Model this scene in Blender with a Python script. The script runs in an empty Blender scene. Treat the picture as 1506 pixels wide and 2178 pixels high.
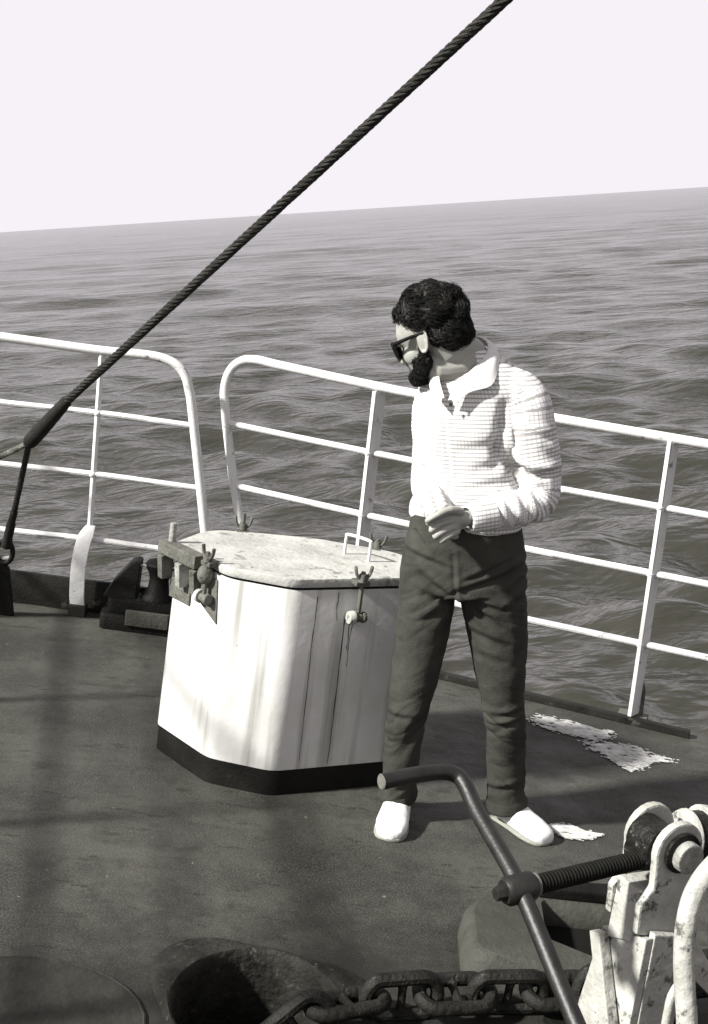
import bpy, bmesh, math, random
import numpy as np
from mathutils import Matrix, Vector, noise

R = math.radians
random.seed(4); rng = np.random.default_rng(4)
scene = bpy.context.scene
COL = scene.collection

# ------------------------------------------------------------------ camera, sky, sun, exposure
# World Z is true vertical and the sea is level; the ship is heeled 10.6 degrees (starboard down).
HEEL = R(10.6)
T4 = Matrix.Rotation(HEEL, 4, 'Y')
T3 = np.array([[math.cos(HEEL), 0, math.sin(HEEL)], [0, 1, 0], [-math.sin(HEEL), 0, math.cos(HEEL)]])

cam_d = bpy.data.cameras.new('camera'); cam = bpy.data.objects.new('camera', cam_d); COL.objects.link(cam)
p, r = R(12.93), R(3.68)
fwd = Vector((0, math.cos(p), -math.sin(p))); rt0 = Vector((1, 0, 0)); up0 = rt0.cross(fwd)
rt = rt0 * math.cos(r) - up0 * math.sin(r); up = up0 * math.cos(r) + rt0 * math.sin(r)
cm = Matrix((rt, up, -fwd)).transposed().to_4x4(); cm.translation = Vector((0, 0, 1.92))
cam.matrix_world = cm
cam_d.sensor_fit = 'VERTICAL'; cam_d.sensor_height = 36; cam_d.sensor_width = 36
cam_d.lens = 2800 / 2178 * 36
cam_d.clip_start = 0.05; cam_d.clip_end = 60000
scene.camera = cam

sun_dir = Vector(T3 @ np.array([-math.cos(R(35)) * math.cos(R(23)), -math.cos(R(35)) * math.sin(R(23)), math.sin(R(35))]))
world = bpy.data.worlds.new('World'); scene.world = world; world.use_nodes = True
wn = world.node_tree.nodes; wl = world.node_tree.links; wn.clear()
sky = wn.new('ShaderNodeTexSky'); sky.sky_type = 'NISHITA'; sky.sun_disc = False
sky.sun_elevation = math.asin(sun_dir.z); sky.sun_rotation = math.atan2(sun_dir.x, sun_dir.y)
sky.dust_density = 0.3; sky.air_density = 1.7
bw = wn.new('ShaderNodeRGBToBW'); tint = wn.new('ShaderNodeMix'); tint.data_type = 'RGBA'; tint.blend_type = 'MULTIPLY'
tint.inputs[0].default_value = 1.0; tint.inputs[7].default_value = (1.0, 0.946, 1.008, 1)
bg = wn.new('ShaderNodeBackground'); bg.inputs[1].default_value = 0.10
wo = wn.new('ShaderNodeOutputWorld')
hz_ = wn.new('ShaderNodeMath'); hz_.operation = 'MINIMUM'; hz_.inputs[1].default_value = 4.2   # even white sea haze
wl.new(sky.outputs[0], bw.inputs[0]); wl.new(bw.outputs[0], hz_.inputs[0]); wl.new(hz_.outputs[0], tint.inputs[6]); wl.new(tint.outputs[2], bg.inputs[0]); wl.new(bg.outputs[0], wo.inputs[0])

sl = bpy.data.lights.new('sun', 'SUN'); sl.energy = 5.0; sl.angle = R(3.6); sl.color = (1.0, 0.98, 0.945)
so = bpy.data.objects.new('sun', sl); COL.objects.link(so)
so.rotation_euler = sun_dir.to_track_quat('Z', 'Y').to_euler(); so.location = (-4, -3, 8)

vs = scene.view_settings
vs.view_transform = 'Standard'; vs.look = 'None'; vs.gamma = 1.0; vs.use_curve_mapping = False
vs.exposure = 1.15
scene.cycles.max_bounces = 6

# ------------------------------------------------------------------ materials
def G(v, k=1.0):
    return (v * 1.0, v * 1.0, v * (0.835 if v < 0.1 else (0.86 if v < 0.25 else (0.92 if v < 0.5 else 0.97))), 1)

def mat(name, v, rough=0.6, metal=0.0, var=0.25, vscale=5.0, spot=None, spot_v=0.05, spot_scale=25.0,
        streak=0.0, streak_v=0.2, bump=0.15, bscale=90.0, spec=None, coat=0.0):
    spec = (0.35 if v > 0.15 else 0.12) if spec is None else spec
    m = bpy.data.materials.new(name); m.use_nodes = True
    nt = m.node_tree; N = nt.nodes; L = nt.links
    b = N['Principled BSDF']; b.inputs['Roughness'].default_value = rough; b.inputs['Metallic'].default_value = metal
    b.inputs['Specular IOR Level'].default_value = spec
    tc = N.new('ShaderNodeTexCoord')
    n1 = N.new('ShaderNodeTexNoise'); n1.inputs['Scale'].default_value = vscale; n1.inputs['Detail'].default_value = 6; n1.inputs['Roughness'].default_value = 0.65
    L.new(tc.outputs['Object'], n1.inputs['Vector'])
    cr = N.new('ShaderNodeValToRGB'); e = cr.color_ramp.elements
    e[0].position = 0.3; e[0].color = G(v * (1 - var)); e[1].position = 0.7; e[1].color = G(min(v * (1 + var), 0.86))
    L.new(n1.outputs[0], cr.inputs[0]); out = cr.outputs[0]
    def mix(fac, col):
        mx = N.new('ShaderNodeMix'); mx.data_type = 'RGBA'; nonlocal out
        L.new(fac, mx.inputs[0]); L.new(out, mx.inputs[6]); mx.inputs[7].default_value = col; out = mx.outputs[2]
    if streak > 0:
        mp = N.new('ShaderNodeMapping'); mp.inputs['Scale'].default_value = (26, 26, 1.1); L.new(tc.outputs['Object'], mp.inputs[0])
        n2 = N.new('ShaderNodeTexNoise'); n2.inputs['Scale'].default_value = 1.0; n2.inputs['Detail'].default_value = 4; L.new(mp.outputs[0], n2.inputs['Vector'])
        c2 = N.new('ShaderNodeValToRGB'); c2.color_ramp.elements[0].position = 0.50; c2.color_ramp.elements[0].color = (0, 0, 0, 1)
        c2.color_ramp.elements[1].position = 0.72; c2.color_ramp.elements[1].color = (streak,) * 3 + (1,)
        L.new(n2.outputs[0], c2.inputs[0]); mix(c2.outputs[0], G(streak_v))
    if spot:
        n3 = N.new('ShaderNodeTexNoise'); n3.inputs['Scale'].default_value = spot_scale; n3.inputs['Detail'].default_value = 5; n3.inputs['Roughness'].default_value = 0.7
        L.new(tc.outputs['Object'], n3.inputs['Vector'])
        c3 = N.new('ShaderNodeValToRGB'); c3.color_ramp.elements[0].position = spot; c3.color_ramp.elements[0].color = (0, 0, 0, 1)
        c3.color_ramp.elements[1].position = spot + 0.07; c3.color_ramp.elements[1].color = (0.9,) * 3 + (1,)
        L.new(n3.outputs[0], c3.inputs[0]); mix(c3.outputs[0], G(spot_v))
    L.new(out, b.inputs['Base Color'])
    if bump > 0:
        nb = N.new('ShaderNodeTexNoise'); nb.inputs['Scale'].default_value = bscale; nb.inputs['Detail'].default_value = 5; L.new(tc.outputs['Object'], nb.inputs['Vector'])
        bp = N.new('ShaderNodeBump'); bp.inputs['Strength'].default_value = bump; bp.inputs['Distance'].default_value = 0.01
        L.new(nb.outputs[0], bp.inputs['Height']); L.new(bp.outputs[0], b.inputs['Normal'])
    return m

M = {}
M['rail'] = mat('white_rail_paint', 0.56, 0.5, var=0.1, vscale=9, spot=0.625, spot_v=0.12, spot_scale=17, bump=0.18)
M['hatch'] = mat('white_hatch_paint', 0.52, 0.55, var=0.12, vscale=4, streak=0.62, streak_v=0.15, spot=0.665, spot_v=0.06, spot_scale=20, bump=0.10, bscale=35, spec=0.3)
M['lid'] = mat('weathered_white_lid_paint', 0.34, 0.6, var=0.25, vscale=7, spot=0.57, spot_v=0.15, spot_scale=15, bump=0.35, bscale=55)
M['hardware'] = mat('chipped_grey_hardware', 0.095, 0.55, var=0.45, vscale=20, spot=0.56, spot_v=0.04, spot_scale=40, bump=0.4, bscale=120)
M['hardware_light'] = mat('chipped_pale_hardware', 0.22, 0.5, var=0.4, vscale=24, spot=0.60, spot_v=0.06, spot_scale=45, bump=0.35, bscale=120)
M['black'] = mat('black_band_paint', 0.007, 0.6, var=0.4, vscale=9, spot=0.66, spot_v=0.06, spot_scale=18, bump=0.25)
M['darksteel'] = mat('dark_fairlead_steel', 0.0055, 0.55, var=0.5, vscale=12, spot=0.67, spot_v=0.05, spot_scale=22, bump=0.3)
M['edge'] = mat('dark_deck_edge_paint', 0.012, 0.6, var=0.55, vscale=8, spot=0.62, spot_v=0.06, spot_scale=11, bump=0.3)
M['rope'] = mat('greased_wire_rope', 0.020, 0.5, var=0.6, vscale=40, bump=0.5, bscale=250)
M['serving'] = mat('tarred_serving', 0.014, 0.6, var=0.4, vscale=30, bump=0.6, bscale=260)
M['rope_pale'] = mat('pale_wire_rope', 0.10, 0.5, var=0.6, vscale=40, bump=0.5, bscale=250)
M['crank'] = mat('worn_black_crank_steel', 0.009, 0.47, metal=0.0, var=0.6, vscale=14, spot=0.72, spot_v=0.05, spot_scale=30, bump=0.12, bscale=110, spec=0.4)
M['thread'] = mat('greasy_thread_steel', 0.007, 0.65, var=0.4, vscale=30, bump=0.2, spec=0.05)
M['bracket'] = mat('chipped_white_bracket_paint', 0.30, 0.6, var=0.3, vscale=10, spot=0.57, spot_v=0.05, spot_scale=22, bump=0.4, bscale=75)
M['grease'] = mat('black_grease', 0.010, 0.4, var=0.5, vscale=25, spot=0.62, spot_v=0.12, spot_scale=50, bump=0.9, bscale=60)
M['chain'] = mat('rusty_dark_chain_iron', 0.011, 0.6, var=0.65, vscale=22, spot=0.62, spot_v=0.06, spot_scale=30, bump=0.7, bscale=70)
M['hawse'] = mat('rusted_hawse_casting', 0.018, 0.65, var=0.55, vscale=12, spot=0.60, spot_v=0.055, spot_scale=30, bump=0.9, bscale=45)
M['hood'] = mat('grey_painted_casting', 0.042, 0.6, var=0.3, vscale=8, spot=0.64, spot_v=0.018, spot_scale=20, bump=0.4, bscale=60)
M['pit'] = mat('black_pit_shade', 0.006, 0.9, var=0.3, bump=0.0)  # near-black colour standing in for the darkness inside the openings
M['plate'] = mat('dark_plate_paint', 0.022, 0.6, var=0.5, vscale=6, spot=0.66, spot_v=0.04, spot_scale=26, bump=0.4, bscale=60)
M['splash'] = mat('spilled_white_paint', 0.46, 0.6, var=0.25, vscale=22, bump=0.3)
M['rust'] = mat('rust_streak_brown', 0.055, 0.8, var=0.4, vscale=40, bump=0.1)
M['hull'] = mat('black_hull_paint', 0.03, 0.5, var=0.3, vscale=1)
M['skin'] = mat('skin', 0.26, 0.5, var=0.06, vscale=14, bump=0.06, bscale=200)
M['hair'] = mat('black_hair', 0.009, 0.55, var=0.5, vscale=40, bump=0.0, spec=0.18)
M['glasses'] = mat('black_plastic', 0.008, 0.2, var=0.1, bump=0.0)
M['lens'] = mat('dark_lens', 0.03, 0.08, var=0.05, bump=0.0)
M['canvas'] = mat('white_canvas', 0.62, 0.85, var=0.08, vscale=18, spot=0.68, spot_v=0.3, spot_scale=20, bump=0.25, bscale=300)
M['sole'] = mat('white_rubber', 0.22, 0.6, var=0.12, vscale=14, bump=0.1)
M['button'] = mat('dark_button', 0.03, 0.4, var=0.1, bump=0)

M['collar'] = mat('white_collar_cloth', 0.60, 0.85, var=0.05, bump=0.05, spec=0.2)
M['grime'] = mat('grey_grime_run', 0.13, 0.8, var=0.5, vscale=25, bump=0.1)
def denim():
    m = mat('grey_denim', 0.034, 0.85, var=0.42, vscale=6, bump=0.0, spec=0.1)
    nt = m.node_tree; N = nt.nodes; L = nt.links; b = N['Principled BSDF']
    b.inputs['Sheen Weight'].default_value = 0.0; b.inputs['Sheen Roughness'].default_value = 0.6
    tc = N.new('ShaderNodeTexCoord'); w = N.new('ShaderNodeTexNoise'); w.inputs['Scale'].default_value = 330; L.new(tc.outputs['Object'], w.inputs['Vector'])
    w2 = N.new('ShaderNodeTexNoise'); w2.inputs['Scale'].default_value = 24; w2.inputs['Detail'].default_value = 3; L.new(tc.outputs['Object'], w2.inputs['Vector'])
    bp = N.new('ShaderNodeBump'); bp.inputs['Strength'].default_value = 0.8; bp.inputs['Distance'].default_value = 0.003; L.new(w.outputs[0], bp.inputs['Height'])
    b2 = N.new('ShaderNodeBump'); b2.inputs['Strength'].default_value = 0.35; b2.inputs['Distance'].default_value = 0.012; L.new(w2.outputs[0], b2.inputs['Height'])
    L.new(bp.outputs[0], b2.inputs['Normal']); L.new(b2.outputs[0], b.inputs['Normal'])
    return m
M['denim'] = denim()

def check_cloth():
    m = bpy.data.materials.new('white_shirt_fine_check'); m.use_nodes = True
    N = m.node_tree.nodes; L = m.node_tree.links; b = N['Principled BSDF']; b.inputs['Roughness'].default_value = 0.85; b.inputs['Specular IOR Level'].default_value = 0.2
    at = N.new('ShaderNodeAttribute'); at.attribute_name = 'weave'
    sx = N.new('ShaderNodeSeparateXYZ'); L.new(at.outputs['Vector'], sx.inputs[0])
    def line(out, pitch, width):
        a = N.new('ShaderNodeMath'); a.operation = 'MULTIPLY'; a.inputs[1].default_value = 1 / pitch; L.new(out, a.inputs[0])
        f = N.new('ShaderNodeMath'); f.operation = 'FRACT'; L.new(a.outputs[0], f.inputs[0])
        s = N.new('ShaderNodeMath'); s.operation = 'LESS_THAN'; s.inputs[1].default_value = width; L.new(f.outputs[0], s.inputs[0]); return s.outputs[0]
    lv = line(sx.outputs['Y'], 0.0125, 0.36); lu = line(sx.outputs['X'], 0.0125, 0.30)
    mu = N.new('ShaderNodeMath'); mu.operation = 'MULTIPLY'; mu.inputs[1].default_value = 0.55; L.new(lu, mu.inputs[0])
    mx = N.new('ShaderNodeMath'); mx.operation = 'MAXIMUM'; L.new(lv, mx.inputs[0]); L.new(mu.outputs[0], mx.inputs[1])
    cm_ = N.new('ShaderNodeMix'); cm_.data_type = 'RGBA'; L.new(mx.outputs[0], cm_.inputs[0])
    cm_.inputs[6].default_value = (0.66, 0.65, 0.64, 1); cm_.inputs[7].default_value = (0.30, 0.295, 0.28, 1)
    L.new(cm_.outputs[2], b.inputs['Base Color'])
    tc = N.new('ShaderNodeTexCoord'); w2 = N.new('ShaderNodeTexNoise'); w2.inputs['Scale'].default_value = 22; w2.inputs['Detail'].default_value = 3; L.new(tc.outputs['Object'], w2.inputs['Vector'])
    b2 = N.new('ShaderNodeBump'); b2.inputs['Strength'].default_value = 0.12; b2.inputs['Distance'].default_value = 0.012; L.new(w2.outputs[0], b2.inputs['Height']); L.new(b2.outputs[0], b.inputs['Normal'])
    return m
M['shirt'] = check_cloth()

def deck_mat():
    m = mat('worn_dark_deck_paint', 0.050, 0.62, var=0.0, bump=0.0, spec=0.2)
    nt = m.node_tree; N = nt.nodes; L = nt.links; b = N['Principled BSDF']
    tc = N.new('ShaderNodeTexCoord')
    def nz(scale, det=5, rough=0.6, mp=None):
        n = N.new('ShaderNodeTexNoise'); n.inputs['Scale'].default_value = scale; n.inputs['Detail'].default_value = det; n.inputs['Roughness'].default_value = rough
        if mp:
            q = N.new('ShaderNodeMapping'); q.inputs['Scale'].default_value = mp; q.inputs['Rotation'].default_value = (0, 0, 0.35); L.new(tc.outputs['Object'], q.inputs[0]); L.new(q.outputs[0], n.inputs['Vector'])
        else: L.new(tc.outputs['Object'], n.inputs['Vector'])
        return n.outputs[0]
    def ramp(o, a, b_, c0, c1):
        q = N.new('ShaderNodeValToRGB'); q.color_ramp.elements[0].position = a; q.color_ramp.elements[0].color = c0; q.color_ramp.elements[1].position = b_; q.color_ramp.elements[1].color = c1; L.new(o, q.inputs[0]); return q.outputs[0]
    def mix(f, a, c):
        q = N.new('ShaderNodeMix'); q.data_type = 'RGBA'; L.new(f, q.inputs[0]); L.new(a, q.inputs[6]); q.inputs[7].default_value = c; return q.outputs[2]
    K, W = (0, 0, 0, 1), (1, 1, 1, 1)
    o = ramp(nz(1.6, 10, 0.7), 0.40, 0.60, G(0.022), G(0.049))
    o = mix(ramp(nz(1.0, 5, 0.7, (3.0, 8.0, 3.0)), 0.54, 0.64, K, (0.75,) * 3 + (1,)), o, G(0.022))
    o = mix(ramp(nz(1.0, 4, 0.7, (6.0, 20.0, 6.0)), 0.60, 0.64, K, (0.8,) * 3 + (1,)), o, G(0.013))
    o = mix(ramp(nz(60, 3, 0.6), 0.60, 0.68, K, (0.6,) * 3 + (1,)), o, G(0.020))
    o = mix(ramp(nz(38, 2, 0.5), 0.735, 0.76, K, (0.7,) * 3 + (1,)), o, G(0.16))
    o = mix(ramp(nz(190, 2, 0.5), 0.48, 0.70, K, (0.5,) * 3 + (1,)), o, G(0.12))
    o = mix(ramp(nz(8, 8, 0.78), 0.50, 0.62, K, (0.6,) * 3 + (1,)), o, G(0.024))
    # oily dirt trodden round the hawse hole and chain
    ds = N.new('ShaderNodeVectorMath'); ds.operation = 'DISTANCE'; mpq = N.new('ShaderNodeMapping'); mpq.inputs['Scale'].default_value = (0.62, 1.0, 1.0); L.new(tc.outputs['Object'], mpq.inputs[0]); L.new(mpq.outputs[0], ds.inputs[0]); ds.inputs[1].default_value = (0.0, 2.62, 0)
    ad = N.new('ShaderNodeMath'); ad.operation = 'MULTIPLY_ADD'; ad.inputs[1].default_value = 0.9; L.new(nz(3.2, 7, 0.7), ad.inputs[0]); L.new(ds.outputs['Value'], ad.inputs[2])
    sc_ = N.new('ShaderNodeMath'); sc_.operation = 'MULTIPLY'; sc_.inputs[1].default_value = 0.5; L.new(ad.outputs[0], sc_.inputs[0])
    o = mix(ramp(sc_.outputs[0], 0.40, 0.62, (0.85,) * 3 + (1,), K), o, G(0.012))
    L.new(o, b.inputs['Base Color'])
    bp = N.new('ShaderNodeBump'); bp.inputs['Strength'].default_value = 0.35; bp.inputs['Distance'].default_value = 0.004; L.new(nz(140, 4), bp.inputs['Height'])
    b2 = N.new('ShaderNodeBump'); b2.inputs['Strength'].default_value = 0.30; b2.inputs['Distance'].default_value = 0.05; L.new(nz(3.0, 4), b2.inputs['Height'])
    L.new(bp.outputs[0], b2.inputs['Normal']); L.new(b2.outputs[0], b.inputs['Normal'])
    rr = ramp(nz(4, 5), 0.3, 0.7, (0.5,) * 3 + (1,), (0.75,) * 3 + (1,)); L.new(rr, b.inputs['Roughness'])
    return m
M['deck'] = deck_mat()

def sea_mat():
    m = bpy.data.materials.new('sea_water'); m.use_nodes = True
    N = m.node_tree.nodes; L = m.node_tree.links; b = N['Principled BSDF']
    b.inputs['Base Color'].default_value = (0.026, 0.0258, 0.0205, 1); b.inputs['Specular Tint'].default_value = (1.0, 1.0, 0.89, 1); b.inputs['Roughness'].default_value = 0.16; b.inputs['IOR'].default_value = 1.34
    tc = N.new('ShaderNodeTexCoord')
    def nz(scale, mp, d, st, det=4):
        q = N.new('ShaderNodeMapping'); q.inputs['Scale'].default_value = mp; q.inputs['Rotation'].default_value = (0, 0, -0.15); L.new(tc.outputs['Object'], q.inputs[0])
        n = N.new('ShaderNodeTexNoise'); n.inputs['Scale'].default_value = scale; n.inputs['Detail'].default_value = det; n.inputs['Roughness'].default_value = 0.6; n.inputs['Distortion'].default_value = 0.4; L.new(q.outputs[0], n.inputs['Vector'])
        bp = N.new('ShaderNodeBump'); bp.inputs['Strength'].default_value = st; bp.inputs['Distance'].default_value = d; L.new(n.outputs[0], bp.inputs['Height']); return bp
    a = nz(1.1, (0.55, 1.0, 1), 0.30, 0.6, 3); c = nz(4.0, (0.6, 1.0, 1), 0.045, 0.55, 2); d = nz(0.42, (0.5, 1.0, 1), 0.65, 0.6, 3)
    L.new(c.outputs[0], a.inputs['Normal']); L.new(a.outputs[0], d.inputs['Normal']); L.new(d.outputs[0], b.inputs['Normal'])
    return m
M['sea'] = sea_mat()

# ------------------------------------------------------------------ mesh helpers
class MB:
    def __init__(s): s.v = []; s.f = []
    def add(s, v, f):
        o = len(s.v); s.v += [tuple(map(float, q)) for q in v]; s.f += [tuple(i + o for i in q) for q in f]; return s
    def box(s, c, size, ax=None):
        c = np.array(c, float); h = np.array(size, float) / 2; A = np.eye(3) if ax is None else np.array(ax, float)
        v = [c + A.T @ (h * np.array(q)) for q in ((-1,-1,-1),(1,-1,-1),(1,1,-1),(-1,1,-1),(-1,-1,1),(1,-1,1),(1,1,1),(-1,1,1))]
        return s.add(v, [(0,3,2,1),(4,5,6,7),(0,1,5,4),(1,2,6,5),(2,3,7,6),(3,0,4,7)])
    def tube(s, path, rad, n=12, cap=True, closed=False, round_end=False, flat=1.0):
        P = [np.array(q, float) for q in path]
        rad = [rad] * len(P) if np.isscalar(rad) else list(rad)
        if round_end:
            def ends(p0, p1, r):
                d = (p0 - p1) / (np.linalg.norm(p0 - p1) + 1e-9)
                return [(p0 + d * r * math.sin(a), r * math.cos(a)) for a in (R(85), R(60), R(30))]
            a = ends(P[0], P[1], rad[0]); z = ends(P[-1], P[-2], rad[-1])
            P = [q[0] for q in a] + P + [q[0] for q in z[::-1]]; rad = [q[1] for q in a] + rad + [q[1] for q in z[::-1]]
        m = len(P); V = []; u = None
        for i in range(m):
            if closed: t = P[(i + 1) % m] - P[i - 1]
            else: t = P[min(i + 1, m - 1)] - P[max(i - 1, 0)]
            t = t / (np.linalg.norm(t) + 1e-12)
            if u is None:
                u = np.cross(t, (0, 0, 1.0)) if abs(t[2]) < 0.95 else np.cross(t, (1.0, 0, 0))
            u = u - t * (u @ t); u /= np.linalg.norm(u) + 1e-12; w = np.cross(t, u)
            for k in range(n):
                a = 2 * math.pi * k / n; V.append(P[i] + rad[i] * (math.cos(a) * u + flat * math.sin(a) * w))
        F = []
        for i in range(m if closed else m - 1):
            for k in range(n):
                a = i * n + k; b_ = i * n + (k + 1) % n; j = ((i + 1) % m) * n
                F.append((a, b_, j + (k + 1) % n, j + k))
        if cap and not closed:
            F.append(tuple(range(n))[::-1]); F.append(tuple((m - 1) * n + k for k in range(n)))
        return s.add(V, F)
    def prism(s, poly, z0, z1, top=None):
        n = len(poly); top = top or poly
        V = [(x, y, z0) for x, y in poly] + [(x, y, z1) for x, y in top]
        F = [(i, (i + 1) % n, n + (i + 1) % n, n + i) for i in range(n)] + [tuple(range(n))[::-1], tuple(range(n, 2 * n))]
        return s.add(V, F)
    def slab(s, poly3, vec):      # planar polygon extruded along vec
        n = len(poly3); P = [np.array(q, float) for q in poly3]; v = np.array(vec, float)
        F = [(i, (i + 1) % n, n + (i + 1) % n, n + i) for i in range(n)] + [tuple(range(n))[::-1], tuple(range(n, 2 * n))]
        return s.add(P + [q + v for q in P], F)
    def stack(s, rows, n=40, e=2.0):   # rows: cx, cy, z, rx, ry, yaw
        V = []
        for cx, cy, z, rx, ry, yaw in rows:
            c, q = math.cos(yaw), math.sin(yaw)
            for k in range(n):
                a = 2 * math.pi * k / n; ca, sa = math.cos(a), math.sin(a)
                x = rx * math.copysign(abs(ca) ** (2 / e), ca); y = ry * math.copysign(abs(sa) ** (2 / e), sa)
                V.append((cx + c * x - q * y, cy + q * x + c * y, z))
        F = [(i * n + k, i * n + (k + 1) % n, (i + 1) * n + (k + 1) % n, (i + 1) * n + k) for i in range(len(rows) - 1) for k in range(n)]
        F.append(tuple(range(n))[::-1]); F.append(tuple((len(rows) - 1) * n + k for k in range(n)))
        return s.add(V, F)
    def ell(s, c, r, A=None, nu=24, nv=16):
        A = np.eye(3) if A is None else np.array(A); c = np.array(c, float); V = []; F = []
        for j in range(1, nv):
            for i in range(nu):
                t = math.pi * j / nv; a = 2 * math.pi * i / nu
                V.append(c + A.T @ np.array((r[0] * math.sin(t) * math.cos(a), r[1] * math.sin(t) * math.sin(a), r[2] * math.cos(t))))
        V.append(c + A.T @ np.array((0, 0, r[2]))); V.append(c - A.T @ np.array((0, 0, r[2])))
        T_, B_ = len(V) - 2, len(V) - 1
        for j in range(nv - 2):
            for i in range(nu): F.append((j * nu + i, (j + 1) * nu + i, (j + 1) * nu + (i + 1) % nu, j * nu + (i + 1) % nu))
        for i in range(nu): F.append((T_, i, (i + 1) % nu)); F.append((B_, (nv - 2) * nu + (i + 1) % nu, (nv - 2) * nu + i))
        return s.add(V, F)
    def mesh(s, name, off=(0, 0, 0), smooth=True, bev=0.0, seg=2):
        me = bpy.data.meshes.new(name); off = np.array(off, float)
        me.from_pydata([tuple(np.array(q) - off) for q in s.v], [], s.f)
        bm = bmesh.new(); bm.from_mesh(me)
        bmesh.ops.recalc_face_normals(bm, faces=bm.faces)
        flat = bm.faces.layers.int.new('flat')
        for f in bm.faces:
            an = [e.calc_face_angle(0) for e in f.edges if len(e.link_faces) == 2]
            f[flat] = 0 if any(R(0.6) < q < R(36) for q in an) else 1
        soft = set()
        if bev > 0:
            ed = [e for e in bm.edges if len(e.link_faces) == 2 and e.calc_face_angle(0) > R(35)]
            ret = bmesh.ops.bevel(bm, geom=ed, offset=bev, segments=seg, profile=0.6, affect='EDGES', clamp_overlap=True); soft = set(ret['faces'])
        for f in bm.faces: f.smooth = smooth and (f in soft or not f[flat])
        bm.faces.layers.int.remove(bm.faces.layers.int['flat'])
        for e in bm.edges:
            if len(e.link_faces) == 2 and e.calc_face_angle(0) > R(38): e.smooth = False
        bm.to_mesh(me); bm.free(); return me

OFF = {}
def tag(o, label, cat, group=None):
    o['label'] = label; o['category'] = cat
    if group: o['group'] = group
    return o
def thing(name, label, cat, loc=(0, 0, 0), group=None, ship=True):
    o = bpy.data.objects.new(name, None); COL.objects.link(o); o.empty_display_size = 0.1
    o.matrix_world = (T4 if ship else Matrix.Identity(4)) @ Matrix.Translation(loc)
    OFF[o] = np.array(loc, float); return tag(o, label, cat, group)
def part(mb, name, m, parent, smooth=True, bev=0.0, label=None, seg=2):
    off = OFF[parent]
    me = mb if isinstance(mb, bpy.types.Mesh) else mb.mesh(name, off, smooth, bev, seg)
    o = bpy.data.objects.new(name, me); COL.objects.link(o); o.parent = parent; OFF[o] = off
    if m is not None: me.materials.clear(); me.materials.append(M[m])
    if label: o['label'] = label
    return o
def solo(mb, name, m, loc=(0, 0, 0), ship=True, smooth=True, bev=0.0):
    me = mb.mesh(name, loc, smooth, bev); o = bpy.data.objects.new(name, me); COL.objects.link(o)
    o.matrix_world = (T4 if ship else Matrix.Identity(4)) @ Matrix.Translation(loc); me.materials.append(M[m]); OFF[o] = np.array(loc, float); return o
def round_poly(poly, r, n=6):
    out = []; m = len(poly)
    for i in range(m):
        p0, p1, p2 = (np.array(poly[j % m], float) for j in (i - 1, i, i + 1)); rr = r[i] if hasattr(r, '__len__') else r
        a = (p0 - p1) / np.linalg.norm(p0 - p1); b_ = (p2 - p1) / np.linalg.norm(p2 - p1)
        half = math.acos(max(-1, min(1, a @ b_))) / 2; d = min(rr / math.tan(half), 0.48 * min(np.linalg.norm(p0 - p1), np.linalg.norm(p2 - p1)))
        s_, e_ = p1 + a * d, p1 + b_ * d
        for k in range(n + 1):
            t = k / n; out.append(tuple((1 - t) ** 2 * s_ + 2 * t * (1 - t) * p1 + t * t * e_))
    return out
def offset_poly(poly, d):
    n = len(poly); out = []
    for i in range(n):
        p0, p1, p2 = (np.array(poly[j % n], float) for j in (i - 1, i, i + 1))
        e1 = p1 - p0; e2 = p2 - p1
        n1 = np.array((e1[1], -e1[0])) / (np.linalg.norm(e1) + 1e-9); n2 = np.array((e2[1], -e2[0])) / (np.linalg.norm(e2) + 1e-9)
        q = n1 + n2; q /= np.linalg.norm(q) + 1e-9; out.append(tuple(p1 + q * d / max(q @ n1, 0.5)))
    return out
def smooth_path(P, n=6):
    P = [np.array(q, float) for q in P]; out = []
    for i in range(len(P) - 1):
        p0, p1, p2, p3 = P[max(i - 1, 0)], P[i], P[i + 1], P[min(i + 2, len(P) - 1)]
        for k in range(n):
            t = k / n; out.append(0.5 * ((2 * p1) + (-p0 + p2) * t + (2 * p0 - 5 * p1 + 4 * p2 - p3) * t * t + (-p0 + 3 * p1 - 3 * p2 + p3) * t ** 3))
    return out + [P[-1]]
def copy_tree(o, parent=None):
    q = o.copy(); COL.objects.link(q); q.parent = parent
    if parent is not None: q.matrix_parent_inverse = o.matrix_parent_inverse.copy()
    for ch in [x for x in o.children]: copy_tree(ch, q)
    return q

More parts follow.
